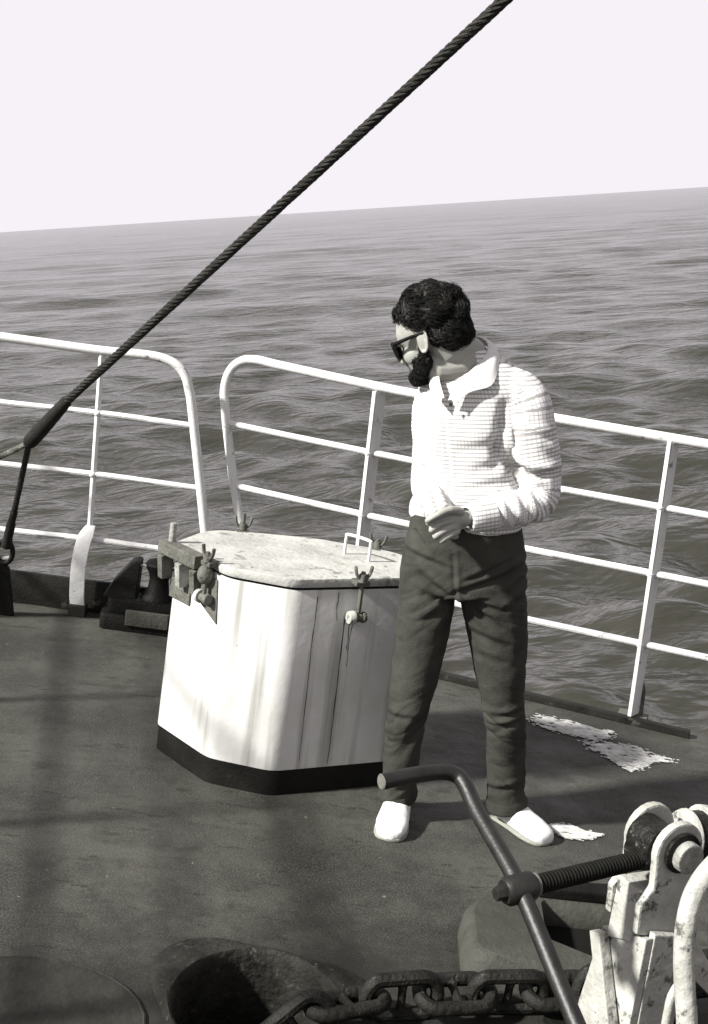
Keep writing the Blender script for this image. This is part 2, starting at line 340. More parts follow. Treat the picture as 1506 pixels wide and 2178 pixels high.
# ------------------------------------------------------------------ sea
def build_sea():
    Z0 = -6.2
    ang = np.concatenate([np.linspace(-180, -34, 60)[:-1], np.linspace(-34, 34, 560), np.linspace(34, 180, 60)[1:-1]])
    rad = 3.0 * (1.0085 ** np.arange(0, 1090)); rad = rad[rad < 40000]
    A, Q = np.meshgrid(np.radians(ang), rad)
    X = np.sin(A) * Q; Y = np.cos(A) * Q; H = np.zeros_like(X)
    res = np.maximum(Q * 0.0085, 0.03)
    g = np.random.default_rng(11)
    for i in range(90):
        lam = 0.55 * (60 / 0.55) ** (i / 89.0); lam *= g.uniform(0.9, 1.1)
        th = R(g.normal(97, 38 if lam < 6 else 24)); k = 2 * math.pi / lam; ph = g.uniform(0, 2 * math.pi)
        steep = 0.060 if lam < 5 else 0.038
        if lam > 10: steep = 0.020
        if lam > 24: steep = 0.008
        amp = steep / k
        att = np.clip((lam / res - 2.5) / 4.0, 0, 1)
        arg = k * (X * math.cos(th) + Y * math.sin(th)) + ph
        H += amp * att * (np.sin(arg) + 0.18 * np.cos(2 * arg))
    patch = np.sin(X * 0.031 + 1.3 * np.sin(Y * 0.017)) * np.sin(Y * 0.043 + 0.9 * np.sin(X * 0.021))
    H *= 0.80 + 0.20 * patch
    n, m = len(rad), len(ang)
    V = np.stack([X, Y, H + Z0], -1).reshape(-1, 3)
    idx = np.arange(n * m).reshape(n, m); nx = np.roll(idx, -1, 1)
    F = np.stack([idx[:-1], nx[:-1], nx[1:], idx[1:]], -1).reshape(-1, 4)[:, ::-1]
    me = bpy.data.meshes.new('sea'); me.vertices.add(len(V)); me.vertices.foreach_set('co', V.ravel())
    me.loops.add(F.size); me.loops.foreach_set('vertex_index', F.ravel().astype(np.int32)); me.polygons.add(len(F))
    me.polygons.foreach_set('loop_start', np.arange(0, F.size, 4, dtype=np.int32)); me.polygons.foreach_set('use_smooth', np.ones(len(F), bool))
    me.update(calc_edges=True); me.materials.append(M['sea'])
    o = bpy.data.objects.new('sea', me); COL.objects.link(o); o['kind'] = 'structure'
build_sea()

# ------------------------------------------------------------------ deck and hull
DA = np.array((0.339, 5.375, 0.0)); DD = np.array((0.9333, -0.359, 0.0)); DN = np.array((0.359, 0.9333, 0.0))   # starboard rail line
def RS(s, z=0.0, o=0.0): return DA + DD * s + DN * o + np.array((0, 0, z))
LA = np.array((-1.646, 5.715, 0.0)); LD = np.array((0.9986, -0.052, 0.0)); LN = np.array((0.052, 0.9986, 0.0))   # forward port rail line
def LS(x, z=0.0, o=0.0): return LA + LD * (x + 1.646) + LN * o + np.array((0, 0, z))
PA = np.array((-2.22, 5.62, 0.0)); PD = np.array((0.164, -0.9865, 0.0)); PN = np.array((-0.9865, -0.164, 0.0))    # port side rail line
def PS(s, z=0.0, o=0.0): return PA + PD * s + PN * o + np.array((0, 0, z))

HC = np.array((-0.318, 2.835)); HA = 0.205; HB = 0.225; HROT = R(0)     # hawse hole ellipse
def hawse_ring(k, a, b): 
    t = 2 * math.pi * k; c, s = math.cos(HROT), math.sin(HROT); x, y = a * math.cos(t), b * math.sin(t)
    return HC + np.array((c * x - s * y, s * x + c * y))
outline = [LS(-2.30, 0, 0.07)[:2], LS(-0.86, 0, 0.07)[:2], RS(-1.16, 0, 0.05)[:2], RS(3.6, 0, 0.05)[:2], (4.1, -5.0), (-1.0, -5.0), PS(6.2, 0, 0.06)[:2]]
bm = bmesh.new(); edges = []
for loop in (outline, [hawse_ring(k / 48, HA, HB) for k in range(48)]):
    vs_ = [bm.verts.new((q[0], q[1], 0)) for q in loop]
    edges += [bm.edges.new((vs_[i], vs_[(i + 1) % len(vs_)])) for i in range(len(vs_))]
bmesh.ops.triangle_fill(bm, use_beauty=True, use_dissolve=False, edges=edges, normal=(0, 0, 1))
bmesh.ops.recalc_face_normals(bm, faces=bm.faces)
for f in bm.faces:
    if f.normal.z < 0: f.normal_flip()
me = bpy.data.meshes.new('deck'); bm.to_mesh(me); bm.free(); me.materials.append(M['deck'])
deck = bpy.data.objects.new('deck', me); COL.objects.link(deck); deck.matrix_world = T4; deck['kind'] = 'structure'; OFF[deck] = np.zeros(3)

mb = MB(); n = len(outline)
V = [(q[0], q[1], -0.004) for q in outline] + [(q[0] * 0.8 + 0.2, q[1] * 0.8 - 0.4, -11.0) for q in outline]
mb.add(V, [(i, (i + 1) % n, n + (i + 1) % n, n + i) for i in range(n)])
hull = solo(mb, 'hull', 'hull', smooth=False); hull['kind'] = 'structure'

# ------------------------------------------------------------------ railings
RZ = (0.905, 0.632, 0.335)
# forward port railing, with a bent end pipe at the gap
th = thing('railing', 'white pipe railing with one thin post and a broad white foot strap', 'railing', LS(-1.27), 'white deck railings')
end = [LS(-2.20, 1.185), LS(-1.7, 1.184), LS(-1.3, 1.180), LS(-1.10, 1.186), LS(-1.02, 1.182), LS(-0.955, 1.162), LS(-0.910, 1.120), LS(-0.884, 1.05), LS(-0.862, 0.96), LS(-0.755, 0.432), LS(-0.675, 0.0)]
part(MB().tube(smooth_path(end, 5), 0.0205, 14), 'top_rail', 'rail', th)
for z, x1 in zip(RZ, (-0.848, -0.797, -0.738)):
    mbx = MB().tube(smooth_path([LS(-2.2, z), LS(-1.75, z - 0.004), LS(-1.27, z + 0.004), LS(-1.0, z + 0.002), LS(x1, z)], 4), 0.0135, 10); part(mbx, 'rail', 'rail', th)
wl_ = MB()
for z_ in RZ[:2]: wl_.ell(LS(-1.273, z_ + 0.003), (0.019, 0.019, 0.018), None, 12, 8)
part(wl_.tube([LS(-1.277, 1.18), LS(-1.266, 0.33)], 0.0125, 10), 'post', 'rail', th)
part(MB().tube([LS(-2.2, 1.185), LS(-2.2, 0.0)], 0.018, 10), 'post', 'rail', th)
strap = [LS(-1.262, 0.405, -0.015), LS(-1.272, 0.375, -0.035), LS(-1.283, 0.32, -0.055), LS(-1.292, 0.22, -0.062), LS(-1.290, 0.10, -0.060), LS(-1.284, 0.045, -0.058)]
sp = smooth_path(strap, 4); V = []; F = []
for i, q in enumerate(sp):
    hw = 0.020 + 0.013 * min(1, i / 5)
    for dx, dy in ((-hw, 0), (hw, 0), (hw, 0.014), (-hw, 0.014)): V.append(q + LD * dx + LN * dy)
for i in range(len(sp) - 1):
    for k in range(4): F.append((i * 4 + k, i * 4 + (k + 1) % 4, i * 4 + 4 + (k + 1) % 4, i * 4 + 4 + k))
F += [(0, 1, 2, 3), tuple(len(V) - 4 + k for k in range(4))]
part(MB().add(V, F), 'foot_strap', 'rail', th, bev=0.003)
part(MB().box(LS(-1.282, 0.024, -0.05), (0.075, 0.07, 0.05)), 'foot_pad', 'hood', th, bev=0.006)

# starboard railing
th = thing('railing', 'long white pipe railing behind the man on flat bar posts with base gussets', 'railing', RS(0), 'white deck railings')
end = [RS(-0.895, 0.0), RS(-1.025, 0.504), RS(-1.076, 0.68), RS(-1.143, 0.957), RS(-1.160, 1.07), RS(-1.140, 1.152), RS(-1.090, 1.200), RS(-1.02, 1.215), RS(-0.9, 1.208), RS(-0.46, 1.189), RS(-0.2, 1.184), RS(0.8, 1.181), RS(3.4, 1.181)]
part(MB().tube(smooth_path(end, 6), 0.0205, 14), 'top_rail', 'rail', th)
for z, s0 in zip(RZ, (-1.118, -1.055, -0.985)):
    part(MB().tube(smooth_path([RS(s0, z + 0.012), RS(-0.46, z), RS(0.2, z - 0.006), RS(0.79, z - 0.002), RS(1.6, z), RS(2.3, z - 0.005), RS(3.4, z)], 3), 0.0145, 10), 'rail', 'rail', th)
for s in (-0.46, 0.79, 2.04, 3.29):
    ax = (DD, DN, (0, 0, 1)); ln = 0.015 if s > 0 else 0
    wl_ = MB()
    for z_ in RZ: wl_.ell(RS(s + 0.022 - (0.022 + ln) * z_ / 1.17 + 0.001, z_ - 0.002, 0.0), (0.020, 0.036, 0.019), ax, 12, 8)
    po = part(wl_.slab([RS(s + 0.022 - 0.007, 0.0, -0.035), RS(s + 0.022 + 0.009, 0.0, -0.035), RS(s - ln + 0.009, 1.17, -0.03), RS(s - ln - 0.007, 1.17, -0.03)], DN * 0.06), 'post', 'rail', th, bev=0.003)
    part(MB().slab([RS(s + 0.030, 0.03, -0.030), RS(s + 0.052, 0.03, 0.028), RS(s - ln + 0.034, 1.165, 0.028), RS(s - ln + 0.0125, 1.165, -0.028)], DN * 0.004), 'web', 'rail', po)
    part(MB().slab([RS(s + 0.024, 0.0, 0.028), RS(s + 0.07, 0.0, 0.030), RS(s + 0.062, 0.13, 0.03), RS(s + 0.04, 0.19, 0.03), RS(s + 0.016, 0.27, 0.028)], DN * 0.012), 'gusset', 'hardware', po, bev=0.002)
    part(MB().box(RS(s + 0.03, 0.012, 0.01), (0.12, 0.10, 0.024), ax), 'foot_plate', 'hardware', po, bev=0.004)

# port side railing running aft
th = thing('railing', 'white pipe railing running aft along the port deck edge', 'railing', PS(2), 'white deck railings')
part(MB().tube([PS(-0.05, 1.185), PS(2.6, 1.185), PS(6.1, 1.185)], 0.0205, 12), 'top_rail', 'rail', th)
for z in RZ: part(MB().tube([PS(-0.05, z), PS(6.1, z)], 0.0145, 10), 'rail', 'rail', th)
for s in (0.36, 1.34, 2.33, 3.32, 4.3, 5.3): part(MB().tube([PS(s, 0.0), PS(s, 1.18)], 0.018, 10), 'post', 'rail', th)

# deck-edge strips
mb = MB()
pts = [LS(x, 0, 0) for x in np.linspace(-2.28, -0.80, 14)]
for a, b_ in zip(pts[:-1], pts[1:]):
    pass
ht = 0.148
V = []; F = []
for i, q in enumerate(pts):
    w = 0.004 * math.sin(i * 2.1)
    for o_, z in ((w, 0.0), (w * 0.5, ht), (0.022, ht), (0.022, 0.0)): V.append(q + LN * o_ + np.array((0, 0, z)))
for i in range(len(pts) - 1):
    for k in range(4): F.append((i * 4 + k, i * 4 + (k + 1) % 4, i * 4 + 4 + (k + 1) % 4, i * 4 + 4 + k))
F += [(3, 2, 1, 0), tuple(len(V) - 4 + k for k in range(4))]
tag(solo(MB().add(V, F), 'toe_plate', 'edge', LS(-1.5), bev=0.002), 'low dark toe plate along the deck edge under the foot strap', 'toe plate')
tag(solo(MB().slab([RS(-0.9, 0, -0.055), RS(1.06, 0, -0.055), RS(1.06, 0, -0.02), RS(-0.9, 0, -0.02)], (0, 0, 0.030)), 'edge_bar', 'edge', RS(0), bev=0.004), 'low dark flat bar along the deck edge below the long railing', 'edge bar')

# ------------------------------------------------------------------ white hatch
HZ = 0.705
base_poly = [(-0.757, 4.300), (-0.558, 4.060), (-0.345, 4.008), (0.112, 4.226), (0.155, 4.37), (-0.02, 4.52), (-0.30, 4.58), (-0.66, 4.54)]
cen = np.mean(np.array(base_poly), 0)
def scaled(poly, k): return [tuple(cen + (np.array(q) - cen) * k) for q in poly]
rp = round_poly(base_poly, [0.04, 0.11, 0.10, 0.10, 0.12, 0.2, 0.2, 0.15], 7)
th = thing('deck_hatch', 'tapered white steel hatch trunk with rusty clamps and closed lid', 'hatch', (cen[0], cen[1], 0))
part(MB().prism(scaled(rp, 1.004), 0.0, 0.088), 'base_band', 'black', th)
part(MB().prism(scaled(rp, 1.012), 0.088, HZ, scaled(rp, 0.985)), 'trunk', 'hatch', th, bev=0.004)
part(MB().prism(scaled(rp, 0.975), HZ, HZ + 0.008), 'gasket', 'black', th)
lidp = scaled(rp, 1.0)
lid = part(MB().prism(lidp, HZ + 0.008, HZ + 0.038), 'lid', 'lid', th, bev=0.006)
# lid grab handle
h0, h1 = np.array((-0.182, 4.400, HZ + 0.036)), np.array((-0.100, 4.335, HZ + 0.036)); hz = np.array((0, 0, 0.075))
part(MB().tube(smooth_path([h0, h0 + hz * 0.8, h0 + hz * 0.98 + (h1 - h0) * 0.08, h1 + hz * 0.98 - (h1 - h0) * 0.08, h1 + hz * 0.8, h1], 5), 0.0055, 8), 'handle', 'rail', lid)
def dog(x, y, nx, ny, lug=True, m='hardware', zl=0.0, hgt=0.07):
    """swing bolt with wing nut; (x,y) on the lid rim, (nx,ny) outward"""
    c0 = np.array((x, y, HZ)); nn = np.array((nx, ny, 0.0)); nn /= np.linalg.norm(nn); t = np.array((-nn[1], nn[0], 0))
    q = c0 + nn * 0.022
    a = part(MB().tube([q + (0, 0, -0.075), q + (0, 0, hgt)], 0.0075, 8).tube([q + (0, 0, -0.085) - t * 0.012, q + (0, 0, -0.085) + t * 0.012], 0.015, 12), 'swing_bolt', m, th)
    w = MB().tube([q + (0, 0, 0.036), q + (0, 0, 0.062)], [0.017, 0.013], 10)
    for s in (-1, 1):
        w.tube(smooth_path([q + (0, 0, 0.045) + t * s * 0.010, q + (0, 0, 0.062) + t * s * 0.024, q + (0, 0, 0.088) + t * s * 0.030], 4), [0.008] * 4 + [0.0075] * 4 + [0.006], 8, flat=0.7)
    part(w, 'wing_nut', m, a)
    part(MB().box(c0 + nn * 0.006 + (0, 0, 0.030), (0.05, 0.05, 0.016), (t, nn, (0, 0, 1))), 'clamp_ear', m, th, bev=0.004)
    if lug:
        part(MB().tube([q + (0, 0, -0.085) - t * 0.035, q + (0, 0, -0.085) - t * 0.013], [0.021, 0.024], 14), 'hinge_lug', 'bracket', th, bev=0.003)
        part(MB().tube([q + (0, 0, -0.085) + t * 0.014, q + (0, 0, -0.085) + t * 0.028], [0.020, 0.017], 14), 'hinge_lug', m, th, bev=0.003)
dog(-0.135, 4.100, 0.42, -0.906)
dog(-0.07, 4.52, 0.3, 0.95, lug=False)
dog(-0.545, 4.552, -0.1, 1.0, lug=False, hgt=0.10)
dog(-0.612, 4.120, -0.77, -0.64)
# lid hinge on the port side: strap, two knuckles, pads
e1 = np.array((-0.643, 0.766, 0.0)) * -1.0; e1 = np.array((0.643, -0.766, 0)); on = np.array((-0.766, -0.643, 0))
hb = np.array((-0.715, 4.262, 0.0))
hg = MB().box(hb + on * 0.028 + (0, 0, HZ + 0.02) + e1 * 0.02, (0.22, 0.05, 0.045), (e1, on, (0, 0, 1)))
hinge = part(hg, 'hinge_strap', 'hardware', th, bev=0.006)
part(MB().tube([hb + on * 0.02 - e1 * 0.055 + (0, 0, HZ + 0.04), hb + on * 0.02 - e1 * 0.055 + (0, 0, HZ + 0.105)], [0.013, 0.011], 10), 'hinge_pin', 'hardware_light', hinge)
for s in (-0.085, 0.02, 0.105):
    part(MB().slab([hb + e1 * s + (0, 0, HZ - 0.09) + on * 0.004, hb + e1 * s + (0, 0, HZ - 0.09) + on * 0.045, hb + e1 * s + (0, 0, HZ - 0.01) + on * 0.055, hb + e1 * s + (0, 0, HZ + 0.0) + on * 0.004], e1 * 0.028), 'hinge_lug', 'hardware' if s != 0.02 else 'hardware_light', hinge, bev=0.004)
part(MB().box(hb + e1 * 0.005 + on * 0.006 + (0, 0, HZ - 0.115), (0.12, 0.014, 0.07), (e1, on, (0, 0, 1))), 'hinge_pad', 'hardware', hinge, bev=0.003)
part(MB().slab([hb + e1 * 0.125 + (0, 0, HZ - 0.02) + on * 0.005, hb + e1 * 0.205 + (0, 0, HZ - 0.02) + on * -0.01, hb + e1 * 0.225 + (0, 0, HZ - 0.165) + on * -0.008, hb + e1 * 0.13 + (0, 0, HZ - 0.105) + on * 0.008], on * 0.02), 'hinge_pad', 'hardware', hinge, bev=0.003)
part(MB().ell(hb + e1 * 0.165 + on * 0.03 + (0, 0, HZ - 0.01), (0.027, 0.027, 0.034)), 'cap_nut', 'hardware', hinge)
# rust runs below the clamps
def face_pt(x, y, z):
    k = 1.012 + (0.985 - 1.012) * (z - 0.088) / (HZ - 0.088); q = cen + (np.array((x, y)) - cen) * k; return np.array((q[0], q[1], z))
def run(x, y, dx, dy, z0, z1, w, seed, m='rust'):
    g = random.Random(seed); V = []; F = []; t = np.array((dx, dy, 0.0)); t /= np.linalg.norm(t); nn = np.array((t[1], -t[0], 0)); k = 14; off = 0
    for i in range(k):
        z = z0 + (z1 - z0) * i / (k - 1); off += g.uniform(-0.0016, 0.0016); ww = w * (1.0 - 0.45 * i / k) * g.uniform(0.55, 1.25)
        q = face_pt(x, y, z) + t * off + nn * 0.0012
        V += [q - t * ww, q + t * ww]
    F = [(2 * i, 2 * i + 1, 2 * i + 3, 2 * i + 2) for i in range(k - 1)]
    part(MB().add(V, F), 'rust_run', m, th)
run(-0.165, 4.0933, 0.457, 0.218, HZ - 0.10, 0.10, 0.0024, 1)
run(-0.150, 4.1004, 0.457, 0.218, HZ - 0.10, 0.50, 0.0020, 2)
run(-0.138, 4.1061, 0.457, 0.218, HZ - 0.10, 0.44, 0.0016, 7)
run(-0.262, 4.0470, 0.457, 0.218, HZ - 0.02, 0.12, 0.0016, 3)

for i_, fr in enumerate((0.33, 0.80)):
    run(-0.345 + 0.457 * fr, 4.0074 + 0.218 * fr, 0.457, 0.218, HZ - 0.01, (0.60, 0.5)[i_], 0.0016, 40 + i_)

# ------------------------------------------------------------------ roller fairlead behind the hatch
th = thing('roller_fairlead', 'black cast roller fairlead bolted down beside the hatch', 'fairlead', (-1.0, 5.5, 0))
part(MB().prism(round_poly([(-1.165, 5.49), (-0.70, 5.465), (-0.70, 5.655), (-1.165, 5.675)], 0.03, 4), 0.0, 0.07).prism(round_poly([(-1.14, 5.515), (-0.72, 5.49), (-0.72, 5.635), (-1.14, 5.655)], 0.03, 4), 0.07, 0.135), 'base', 'darksteel', th, bev=0.008)
part(MB().slab([(-1.165, 5.545, 0.13), (-1.125, 5.545, 0.205), (-1.055, 5.545, 0.295), (-1.030, 5.545, 0.305), (-1.012, 5.545, 0.300), (-1.018, 5.545, 0.13)], (0, 0.10, 0)), 'horn', 'darksteel', th, bev=0.008)
part(MB().slab([(-0.80, 5.545, 0.13), (-0.80, 5.545, 0.28), (-0.78, 5.545, 0.30), (-0.70, 5.545, 0.20), (-0.66, 5.545, 0.13)], (0, 0.10, 0)), 'horn', 'darksteel', th, bev=0.008)
prof = [(0.075, 0.135), (0.072, 0.15), (0.048, 0.18), (0.042, 0.22), (0.048, 0.255), (0.062, 0.275), (0.066, 0.292), (0.056, 0.306), (0.03, 0.314), (0.014, 0.316), (0.012, 0.334), (0.002, 0.335)]
part(MB().stack([(-0.93, 5.585, z, r_, r_, 0) for r_, z in prof], 24), 'roller', 'darksteel', th)
part(MB().tube([(-1.02, 5.56, 0.285), (-0.79, 5.56, 0.29)], 0.006, 8), 'keeper_bar', 'hardware_light', th)
part(MB().prism(round_poly([(-1.05, 5.470), (-0.86, 5.460), (-0.86, 5.484), (-1.05, 5.494)], 0.006, 3), 0.035, 0.10), 'cover_plate', 'hood', th, bev=0.004)

# ------------------------------------------------------------------ wire rope stay
def strands(mb, P0, P1, r, pitch, ns=6, n=6, step=None):
    P0, P1 = np.array(P0, float), np.array(P1, float); L_ = np.linalg.norm(P1 - P0); t = (P1 - P0) / L_
    u = np.cross(t, (0, 0, 1.0)); u /= np.linalg.norm(u); w = np.cross(t, u); k = int(L_ / pitch * 10) + 2
    for s in range(ns):
        path = []
        for i in range(k):
            q = i / (k - 1); a = 2 * math.pi * (q * L_ / pitch + s / ns); sag = -0.012 * math.sin(math.pi * q)
            path.append(P0 + t * L_ * q + 0.62 * r * (math.cos(a) * u + math.sin(a) * w) + np.array((0, 0, sag if L_ > 1 else 0)))
        mb.tube(path, r * 0.42, n)
    mb.tube([P0, P1], r * 0.45, 6); return mb
S_top = np.array((0.008, 3.604, 2.465)); S_eye = np.array((-1.434, 5.098, 0.861)); S_srv = np.array((-1.282, 4.982, 1.058))
S_far = S_eye + (S_top - S_eye) * 2.6
th = thing('wire_stay', 'thick twisted wire rope stay slanting up across the sky with a served eye', 'wire rope', (-1.604, 5.527, 0.16))
part(strands(MB(), S_srv - (S_top - S_srv) * 0.02, S_srv + (S_top - S_srv) * 2.9, 0.0165, 0.16), 'rope', 'rope', th)
d = (S_eye - S_srv); sv = []
part(MB().tube(smooth_path([S_srv - d * 0.06, S_srv, S_srv + d * 0.25, S_srv + d * 0.6, S_srv + d * 0.92, S_eye + d * 0.06], 5), [0.017] * 4 + [0.021, 0.024, 0.0225, 0.024, 0.025, 0.025, 0.026, 0.027, 0.027, 0.028, 0.029, 0.029, 0.030, 0.030, 0.030, 0.030, 0.030, 0.029, 0.027, 0.024, 0.018, 0.014][:22], 14), 'serving', 'serving', th)
part(strands(MB(), S_eye, (-1.80, 5.24, 0.62), 0.0115, 0.10), 'eye_leg', 'rope_pale', th)
leg1 = np.array((-1.536, 5.38, 0.502))
part(strands(MB(), S_eye, leg1, 0.0125, 0.10), 'eye_leg', 'rope', th)
part(MB().tube(smooth_path([leg1 + (leg1 - S_eye) * -0.08, leg1, (-1.552, 5.41, 0.44), (-1.572, 5.45, 0.355), (-1.578, 5.46, 0.325)], 5), [0.013] * 5 + [0.016] * 5 + [0.020] * 5 + [0.023] * 5 + [0.018], 12), 'serving', 'serving', th)
sh = thing('shackle', 'dark steel shackle holding the foot of the wire stay', 'shackle', (-1.604, 5.527, 0.12))
ring = [np.array((-1.585, 5.475, 0.30)) + np.array((0.034 * math.cos(a), 0.0, 0.050 * math.sin(a))) for a in np.linspace(0, 2 * math.pi, 20, endpoint=False)]
part(MB().tube(ring, 0.011, 10, closed=True), 'bow', 'darksteel', sh)
part(MB().tube([(-1.66, 5.485, 0.268), (-1.545, 5.485, 0.272)], 0.012, 10), 'pin', 'hardware_light', sh)
pe = thing('pad_eye', 'dark pad eye welded to the deck edge under the shackle', 'pad eye', (-1.62, 5.55, 0))
part(MB().slab([(-1.68, 5.52, 0.0), (-1.54, 5.52, 0.0), (-1.565, 5.49, 0.22), (-1.585, 5.48, 0.255), (-1.615, 5.48, 0.255), (-1.64, 5.49, 0.22)], (0, 0.024, 0)), 'plate', 'darksteel', pe, bev=0.004)

# ------------------------------------------------------------------ hawse pipe, hood, plate, chain
th = thing('hawse_pipe', 'rusty raised lip round a black hawse hole in the deck', 'hawse pipe', (HC[0], HC[1], 0))
prof = [(1.02, -0.9), (1.0, -0.3), (0.985, -0.02), (0.995, 0.006), (1.03, 0.016), (1.10, 0.018), (1.20, 0.012), (1.28, 0.006), (1.33, 0.001)]
V = []; F = []; nn = 56
for j, (k, z) in enumerate(prof):
    for i in range(nn):
        t = i / nn; lob = 1.0 + (0.5 if k > 1.05 else 0.0) * math.sin(2 * math.pi * t * 3 + 0.7) * (k - 1)
        q = hawse_ring(t, HA * k * lob, HB * k * lob)
        V.append((q[0], q[1], z * (1 + 0.35 * math.sin(5 * 2 * math.pi * t + 1) * (k > 1.1)) if z > 0 else z))
for j in range(len(prof) - 1):
    for i in range(nn): F.append((j * nn + i, j * nn + (i + 1) % nn, (j + 1) * nn + (i + 1) % nn, (j + 1) * nn + i))
me = MB().add(V, F).mesh('lip', OFF[th], True)
part(me, 'lip', 'hawse', th)
part(MB().add([(hawse_ring(i / 24, HA * 1.01, HB * 1.01)[0], hawse_ring(i / 24, HA * 1.01, HB * 1.01)[1], -0.85) for i in range(24)], [tuple(range(24))]), 'pipe_bottom', 'pit', th)  # black floor, paints the dark depth of the pipe

th = thing('chain_hood', 'low grey cast hood with a black opening below the threaded spindle', 'chain hood', (0.47, 3.2, 0))
outer = round_poly([(0.20, 3.03), (0.215, 3.30), (0.33, 3.46), (0.74, 3.46), (0.74, 3.02), (0.5, 2.99)], [0.08, 0.14, 0.14, 0.05, 0.05, 0.05], 6)
oc = np.mean(np.array(outer), 0); inner = [tuple(oc + (np.array(q) - oc) * 0.86) for q in outer]
hole = round_poly([(0.43, 3.15), (0.445, 3.355), (0.70, 3.355), (0.66, 3.06), (0.55, 3.075)], 0.03, 6)
bm = bmesh.new(); n0 = len(outer)
lo = [bm.verts.new((x, y, 0.0)) for x, y in outer]; mid = [bm.verts.new((x * 0.97 + oc[0] * 0.03, y * 0.97 + oc[1] * 0.03, 0.055)) for x, y in outer]; hi = [bm.verts.new((x, y, 0.085)) for x, y in inner]
for a, b_ in ((lo, mid), (mid, hi)):
    for i in range(n0): bm.faces.new((a[i], a[(i + 1) % n0], b_[(i + 1) % n0], b_[i]))
ho = [bm.verts.new((x, y, 0.085)) for x, y in hole]; hd = [bm.verts.new((x, y, 0.004)) for x, y in hole]; nh = len(hole)
ee = []
for loop in (hi, ho):
    for i in range(len(loop)): ee.append(bm.edges.get((loop[i], loop[(i + 1) % len(loop)])) or bm.edges.new((loop[i], loop[(i + 1) % len(loop)])))
bmesh.ops.triangle_fill(bm, use_beauty=True, use_dissolve=False, edges=ee, normal=(0, 0, 1))
for i in range(nh): bm.faces.new((ho[i], ho[(i + 1) % nh], hd[(i + 1) % nh], hd[i]))
bmesh.ops.recalc_face_normals(bm, faces=bm.faces)
for f in bm.faces: f.smooth = f.calc_center_median().z < 0.0849
for v_ in bm.verts: v_.co -= Vector(OFF[th])
me = bpy.data.meshes.new('hood'); bm.to_mesh(me); bm.free(); part(me, 'hood', 'hood', th)
part(MB().prism(hole, 0.003, 0.006), 'opening', 'pit', th)  # black sheet on the shallow floor, painted as deep shade
part(MB().slab([(0.44, 3.36, 0.086), (0.71, 3.36, 0.086), (0.71, 3.41, 0.100), (0.44, 3.41, 0.088)], (0, 0, 0.03)), 'rim_bar', 'darksteel', th, bev=0.006)

c_ = np.array((-0.86, 2.70)); pl = [(c_[0] + 0.275 * math.cos(a) * 1.05, c_[1] + 0.245 * math.sin(a)) for a in np.linspace(0, 2 * math.pi, 56, endpoint=False)]
th = thing('deck_plate', 'dark round cover plate lying flush beside the hawse hole', 'cover plate', (c_[0], c_[1], 0))
part(MB().prism(pl, 0.001, 0.006), 'plate', 'plate', th, bev=0.002)
part(MB().tube([(q[0], q[1], 0.003) for q in pl[::2]], 0.005, 8, closed=True), 'rim', 'plate', th)

# chain
th = thing('anchor_chain', 'rusty stud link anchor chain running from the hawse hole to the stopper', 'chain', (-0.03, 2.87, 0.03))
dW = 0.036; pit = 0.138
path = smooth_path([(-0.40, 2.72, -0.40), (-0.36, 2.735, -0.26), (-0.29, 2.755, -0.10), (-0.19, 2.785, 0.02), (-0.05, 2.835, 0.052), (0.22, 2.90, 0.060), (0.45, 2.94, 0.066), (0.70, 3.01, 0.08), (0.95, 3.08, 0.10)], 12)
cum = np.concatenate([[0], np.cumsum([np.linalg.norm(path[i + 1] - path[i]) for i in range(len(path) - 1)])])
def at(s): 
    i = min(max(np.searchsorted(cum, s) - 1, 0), len(path) - 2); f_ = (s - cum[i]) / (cum[i + 1] - cum[i]); return path[i] + (path[i + 1] - path[i]) * f_
half = pit / 2 - 0.006; ro = 0.048
lk = [np.array((half - 0.012 + ro * math.cos(a) * 0.85, ro * math.sin(a), 0)) if abs(a) <= math.pi / 2 else np.array((-half + 0.012 + ro * math.cos(a) * 0.85, ro * math.sin(a), 0)) for a in np.linspace(-math.pi, math.pi, 24, endpoint=False)]
link_me = MB().tube(lk, dW / 2, 10, closed=True).mesh('link', (0, 0, 0)); link_me.materials.append(M['chain'])
stud_me = MB().tube([(0, -ro + 0.004, 0), (0, -0.018, 0), (0, 0.018, 0), (0, ro - 0.004, 0)], [0.016, 0.011, 0.011, 0.016], 8).mesh('stud', (0, 0, 0)); stud_me.materials.append(M['chain'])
s = 0.03; i = 0
while s < cum[-1] - 0.05:
    c0 = at(s); t = at(s + 0.02) - at(s - 0.0); t /= np.linalg.norm(t)
    x = Vector(t); z = Vector((0, 0, 1)); y = z.cross(x).normalized(); z = x.cross(y)
    rl = (R(90) + R(random.uniform(-14, 14))) if i % 2 else R(random.uniform(-14, 14))
    mt = Matrix((x, y, z)).transposed().to_4x4() @ Matrix.Rotation(rl, 4, 'X'); mt.translation = Vector(c0 - OFF[th])
    o = bpy.data.objects.new('link', link_me); COL.objects.link(o); o.parent = th; o.matrix_local = mt; OFF[o] = OFF[th]
    q = bpy.data.objects.new('stud', stud_me); COL.objects.link(q); q.parent = o
    s += pit; i += 1

